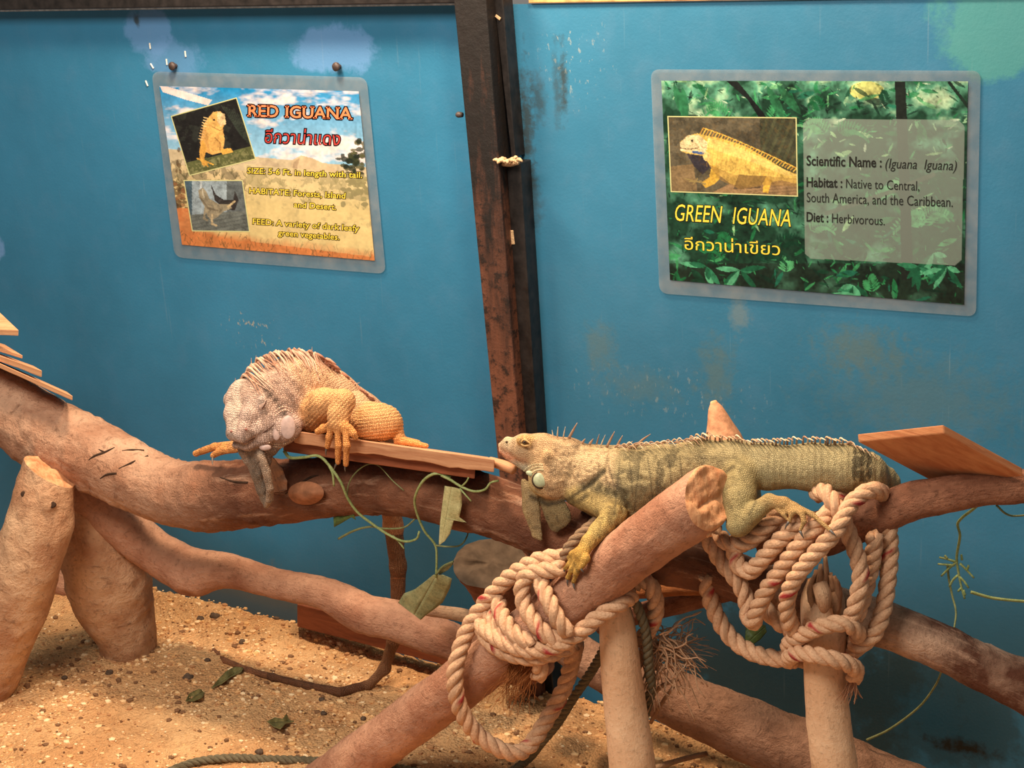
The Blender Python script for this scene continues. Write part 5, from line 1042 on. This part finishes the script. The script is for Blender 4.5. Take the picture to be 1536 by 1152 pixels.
for i, q in enumerate([
    [(862, 838, .50), (838, 836, .525), (812, 839, .535), (790, 849, .54), (763, 867, .545), (741, 889, .55), (722, 912, .558), (701, 946, .575), (687, 985, .597), (682, 1021, .61), (690, 1062, .605), (715, 1100, .585), (746, 1122, .57), (770, 1130, .55), (791, 1122, .52), (821, 1078, .475), (845, 1034, .45), (856, 1000, .445), (864, 965, .455)],
    [(846, 852, .560), (826, 855, .568), (805, 857, .572), (788, 866, .578), (783, 884, .583), (787, 908, .59), (801, 932, .603), (821, 953, .608), (842, 964, .598)],
    [(808, 858, .555), (813, 878, .58), (825, 905, .606), (839, 933, .612), (854, 950, .603)],
    [(747, 897, .55), (749, 912, .565), (758, 933, .592), (777, 955, .61), (802, 967, .61)],
    [(733, 915, .55), (740, 930, .567), (754, 951, .595), (776, 968, .61), (802, 976, .607)],
    [(948, 893, .49), (936, 902, .53), (917, 913, .553), (897, 926, .565), (866, 951, .588), (833, 969, .605), (797, 976, .613), (764, 967, .612), (738, 952, .598), (722, 936, .57), (727, 918, .54)],
    [(721, 934, .558), (727, 952, .575), (744, 970, .597), (770, 982, .605), (800, 986, .602), (828, 980, .592), (858, 968, .565)],
    [(796, 980, .598), (806, 992, .592), (811, 1004, .585), (806, 1014, .575)],
    [(948, 880, .468), (958, 868, .465), (973, 874, .465), (983, 900, .458), (981, 928, .45), (968, 952, .445), (960, 962, .44)]]):
    rope_part('coil', q, 13.2, TANR, rl, REDY, ph=i * 1.1 + .4)
frayed('frayed_end', rl, (980, 968, .43), (9, 7, 22, 18, .5), 100, 80, .8, .0020, srgb(240, 196, 158), 5, .55)
frayed('frayed_end', rl, (1005, 975, .41), (10, -3, 10, 14, .55), 40, 62, .2, .0007, srgb(216, 166, 130), 6, .25)
frayed('frayed_end', rl, (786, 996, .575), (-2, 9, 22, 5, .22), 90, 62, .2, .0008, srgb(190, 118, 66), 7, .22)
rg = thing('rope', 'thin grey-green rope trailing over the sand and up behind the diagonal log', 'rope', None, tuple(ground(395, 1140)))
def gp(x, y, z=.009): p = ground(x, y, z); return (x, y, float(-p[1]))
rope_part('strand', [gp(240, 1164), gp(272, 1150), gp(300, 1142), gp(345, 1137), gp(400, 1139), gp(464, 1141), gp(577, 1150), gp(690, 1166), gp(760, 1160), gp(790, 1140, .012), (812, 1114, .40), (836, 1085, .40), (862, 1044, .40), (884, 1012, .40), (905, 975, .42), (925, 925, .445), (938, 896, .475), (950, 900, .492), (961, 922, .488), (970, 956, .478), (973, 1000, .468), (976, 1036, .455), (966, 1075, .445)], 7.2, GRN, rg)
rope_part('strand', [(905, 776, .47), (890, 786, .49), (870, 803, .515), (853, 822, .53), (846, 840, .53), (850, 858, .515)], 9.0, srgb(150, 122, 96), rg)
# ================================================================ vines, leaves, stones
def green(name, a, b): 
    t = NT(name, .55, .3); n = t.noise(t.obj, 70, 4, .6); v = t.voronoi(t.obj, 140, 'DISTANCE_TO_EDGE'); c = t.mix(t.bw(n, .35, .68), a, b); c = t.mix(t.bw(v, 0, .08, .35, 0), c, tuple(x * 1.6 for x in b[:3])); return t.done(c, t.bump(v, .3, .002))
STEM = green('vine_stem', srgb(118, 134, 78), srgb(156, 164, 108)); STEMD = green('dim_stem', srgb(96, 104, 66), srgb(126, 128, 84)); LEAF1 = green('pale_leaf', srgb(166, 162, 112), srgb(196, 188, 136)); LEAF2 = green('grey_green_leaf', srgb(126, 130, 92), srgb(156, 156, 112)); LEAFD = green('dark_leaf', srgb(58, 74, 36), srgb(84, 96, 44)); DRY = green('dry_leaf', srgb(92, 88, 50), srgb(126, 112, 66))
def attach(o, root): o.parent = root; o.matrix_parent_inverse = Matrix.Translation(-Vector(root.location)); return o
def stem(root, pts, r, mat=STEM, name='stem'):
    P = [at(*q) for q in pts]; b = MB(); b.tube([(*p, r * mpp(p) * (1 - .35 * i / len(P))) for i, p in enumerate(P)], 8, .005); o = b.build(name, mat); return attach(o, root) if root is not None else o
def leafblade(root, outline, rib, d0, d1, mat, cup=.010, name='leaf', groundz=None):
    """outline polygon in photo pixels; rib = midrib end points; depth eases from d0 at the rib's start to d1"""
    o = np.array(outline, float); a, b = V(*rib[0]), V(*rib[1]); u = nrm(b - a); le = np.linalg.norm(b - a); n_ = V(-u[1], u[0]); dens = []
    for i in range(len(o)):
        p, q = o[i], o[(i + 1) % len(o)]; k = max(1, int(np.linalg.norm(q - p) / 3))
        for j in range(k): dens.append(p + (q - p) * j / k)
    dens = np.array(dens); wmax = np.abs((dens - a) @ n_).max(); V_ = []; rings = 5
    for rr_ in range(rings + 1):
        f = rr_ / rings
        for p in dens:
            t_ = np.clip((p - a) @ u, 0, le); c = a + u * t_; q = c + (p - c) * f; off = abs((q - a) @ n_) / wmax; s = np.clip(((q - a) @ u) / le, 0, 1)
            if groundz is not None: w = ground(q[0], q[1], groundz + .006 * off + .004 * math.sin(q[0] * .3)); V_.append(w)
            else: V_.append(at(q[0], q[1], d0 + (d1 - d0) * s + cup * off ** 1.3 + .0025 * math.sin(s * 19) * off))
    n = len(dens); F = [(i * n + j, i * n + (j + 1) % n, (i + 1) * n + (j + 1) % n, (i + 1) * n + j) for i in range(rings) for j in range(n)]
    me = mesh(V_, F); ob = link(name, me, mat); s = ob.modifiers.new('thickness', 'SOLIDIFY'); s.thickness = .0008
    return attach(ob, root) if root is not None else ob
vi = thing('vine', 'trailing green vine with drooping leaves hanging below the narrow plank', 'vine', None, tuple(at(600, 780, .48)))
stem(vi, [(426, 676, .50), (434, 686, .50), (455, 686, .495), (478, 684, .49), (492, 696, .49), (511, 723, .49), (522, 748, .48), (536, 768, .47), (556, 784, .46), (581, 801, .45), (606, 812, .45), (625, 808, .45), (629, 797, .45)], 2.5)
stem(vi, [(494, 699, .49), (499, 710, .492), (501, 729, .49)], 2.2); stem(vi, [(521, 748, .475), (522, 730, .475), (531, 712, .475), (550, 697, .47), (567, 698, .47), (589, 721, .47), (606, 736, .47)], 1.2, STEMD); stem(vi, [(589, 804, .448), (598, 812, .445), (606, 823, .445)], 1.8)
stem(vi, [(676, 716, .48), (662, 711, .485), (650, 711, .49), (636, 720, .49), (626, 736, .488), (622, 752, .48), (626, 772, .47), (637, 797, .46), (653, 818, .45), (655, 840, .45), (654, 866, .45)], 2.4)
stem(vi, [(662, 713, .485), (676, 720, .487), (692, 730, .487), (711, 737, .487), (728, 734, .487), (736, 724, .485), (748, 721, .48)], 2.2); stem(vi, [(508, 808, .43), (531, 796, .44), (556, 790, .45), (578, 793, .45), (606, 791, .45), (622, 779, .455)], 1.8, STEMD)
stem(vi, [(692, 730, .487), (700, 722, .49), (703, 716, .49)], 1.5); stem(vi, [(690, 733, .487), (698, 742, .49), (707, 752, .488)], 1.5); stem(vi, [(653, 818, .45), (672, 820, .445), (690, 818, .43), (700, 806, .41), (703, 794, .40)], 1.5, STEMD); stem(vi, [(654, 862, .45), (664, 850, .447), (680, 842, .445)], 2.0, STEMD)
leafblade(vi, [(667, 729), (680, 731), (692, 734), (693, 757), (689, 776), (700, 784), (681, 779), (675, 801), (667, 812), (658, 818), (660, 784), (664, 751)], [(678, 728), (662, 816)], .488, .475, LEAF1, -.012)
leafblade(vi, [(597, 904), (606, 890), (622, 884), (639, 871), (650, 862), (664, 862), (678, 868), (675, 882), (664, 904), (650, 915), (640, 922), (631, 930), (622, 923), (611, 915)], [(655, 862), (622, 922)], .45, .40, LEAF2, -.014)
leafblade(vi, [(500, 776), (514, 772), (530, 769), (534, 780), (527, 776), (512, 785), (501, 791)], [(531, 772), (501, 786)], .44, .44, LEAFD, -.006)
leafblade(vi, [(655, 858), (664, 849), (678, 842), (680, 846), (672, 855), (660, 862)], [(656, 860), (679, 844)], .445, .44, LEAF2, -.004)
sp = thing('hanging_sprig', 'knobbly pale green sprig hanging in front of the blue wall at right', 'plant', None, tuple(at(1440, 850, .30)))
stem(sp, [(1474, 752, .345), (1462, 762, .335), (1437, 784, .32), (1440, 803, .31), (1435, 837, .30), (1438, 860, .30), (1442, 880, .30), (1447, 898, .30)], 2.4, STEM)
for q in [[(1434, 843), (1422, 839), (1409, 836)], [(1432, 848), (1420, 847), (1407, 846)], [(1435, 843), (1424, 852), (1412, 864)], [(1421, 838), (1417, 833)], [(1440, 845), (1450, 855), (1461, 867)], [(1450, 856), (1453, 848)], [(1437, 863), (1430, 869), (1424, 880)], [(1438, 864), (1446, 872), (1453, 882)], [(1442, 882), (1437, 887)], [(1443, 840), (1442, 832)], [(1445, 885), (1448, 893)]]: stem(sp, [(*p, .30) for p in q], 2.0, STEM, 'branchlet')
tag(stem(None, [(1421, 846, .26), (1423, 866, .26), (1428, 892, .27), (1434, 918, .29), (1431, 945, .31)], 2.0, STEMD), 'thin green stem rising from the lower right log', 'stem'); bpy.context.scene.collection.objects[-1].name = 'plant_stem'
for rows_, r_, m_, lab in [([(1456, 888, .12), (1489, 897, .11), (1536, 902, .10), (1600, 907, .07), (1680, 918, .01)], 2.6, STEM, 'straight green stem reaching in from the right edge above the lower right log'), ([(1300, 1110, .19), (1334, 1094, .18), (1379, 1060, .17), (1402, 1030, .18), (1412, 1008, .24)], 2.0, STEMD, 'curved green stem running from the bottom log up to the lower right log'), ([(1495, 758, .36), (1508, 770, .345), (1522, 774, .33), (1560, 770, .32)], 1.8, STEMD, 'short looping stem below the right-hand branch at the edge')]:
    o = stem(None, rows_, r_, m_, 'plant_stem'); tag(o, lab, 'stem')
o = leafblade(None, [(1119, 937), (1134, 934), (1148, 938), (1150, 948), (1140, 960), (1129, 967), (1117, 965)], [(1148, 940), (1119, 966)], .405, .42, LEAFD, -.006, 'leaf'); tag(o, 'yellow-green leaf caught behind the ropes of the right knot', 'leaf')
for out, rib, mat, lab in [([(315, 1034), (328, 1018), (340, 1006), (352, 1000), (366, 1001), (362, 1008), (346, 1016), (332, 1026)], [(366, 1001), (317, 1032)], DRY, 'curled dry leaf lying against the thin tail tip of the red iguana'), ([(278, 1052), (284, 1040), (298, 1033), (308, 1036), (304, 1046), (290, 1052)], [(308, 1035), (280, 1051)], DRY, 'crumpled dry leaf on the sand left of the leaf at the tail tip'),
        ([(400, 1082), (412, 1076), (424, 1078), (430, 1070), (434, 1080), (441, 1082), (428, 1086), (420, 1094), (410, 1090)], [(440, 1081), (402, 1084)], DRY, 'ragged dry leaf on the open sand below the curve of the tail')]:
    tag(leafblade(None, out, rib, 0, 0, mat, 0, 'leaf', .010), lab, 'leaf')
STONE = plain('dark_stone', srgb(92, 74, 60), .85, .2, .35, 120, .6)
def pebble(B, c, r, seed, col=(1, 1, 1), nlat=5, nlon=7, sq=.65):
    v = []; 
    for i in range(nlat + 1):
        th = math.pi * i / nlat
        for j in range(nlon):
            ph = 6.2832 * j / nlon; v.append((math.sin(th) * math.cos(ph), math.sin(th) * math.sin(ph), math.cos(th) * sq))
    v = np.array(v); v = v * (1 + .35 * vnoise(v + seed, 1.6, seed % 97, 2))[:, None] * r; a = seed * 1.7; v = v @ np.array([[math.cos(a), -math.sin(a), 0], [math.sin(a), math.cos(a), 0], [0, 0, 1]]).T * V(1, .8, 1)
    B.add(v + c, [(i * nlon + j, (i + 1) * nlon + j, (i + 1) * nlon + (j + 1) % nlon, i * nlon + (j + 1) % nlon) for i in range(nlat) for j in range(nlon)], 0, None, col)
for i, (x, y, r, w) in enumerate([(324, 936, 8, 'behind the bent tail tip of the red iguana'), (302, 938, 6, 'near the foot of the stout left post'), (365, 970, 6, 'beside the tail of the red iguana'), (311, 992, 5, 'just left of the thin tail tip'), (282, 1016, 9, 'alone on the sand left of the tail tip'), (486, 1071, 5, 'below the bend of the tail'), (390, 1130, 7, 'just behind the thin grey-green rope'), (483, 1047, 6, 'touching the bend of the tail'), (416, 941, 5, 'under the bent branch near the wall'), (163, 1005, 7, 'in the shade before the stout left post'), (97, 1014, 5, 'beside the leaning left post'), (545, 1074, 5, 'near the foot of the diagonal log')]):
    q = ground(x, y, .004); q[2] = sandz(q[None])[0] + .002; B = MB(); pebble(B, q, r * mpp(q), i * 7 + 3, (1, 1, 1), 8, 12); tag(B.build('stone', STONE), 'small dark stone ' + w, 'stone')
B = MB(); rs = random.Random(11); cols = [srgb(*c)[:3] for c in ((232, 190, 138), (248, 216, 170), (214, 164, 112), (184, 134, 92), (128, 92, 64), (226, 176, 118), (240, 200, 148))]
gn = 15000; GX = np.array([(rs.uniform(-3.05, -0.9), -rs.uniform(.02, .95), 0) for _ in range(gn)]); gk = vnoise(GX, 5, 2, 2); GX[:, 2] = sandz(GX)
for i in range(gn):
    if gk[i] < rs.uniform(-1.1, .5): continue
    pebble(B, GX[i] + V(0, 0, .0005), min(.0095, .0025 * rs.paretovariate(2.2)), rs.randrange(9999), rs.choice(cols), 3, 5, .6)
t = NT('gravel', .85, .2); tag(B.build('gravel', t.done(t.attr()), None, False), kind='stuff')

fl = leafblade(None, [(394, 684), (410, 686), (418, 696), (424, 704), (428, 716), (431, 722), (430, 735), (416, 738), (407, 739), (402, 720)], [(402, 686), (420, 738)], .4745, .4775, BARK, -.004, 'bark_flake'); fl.parent = main
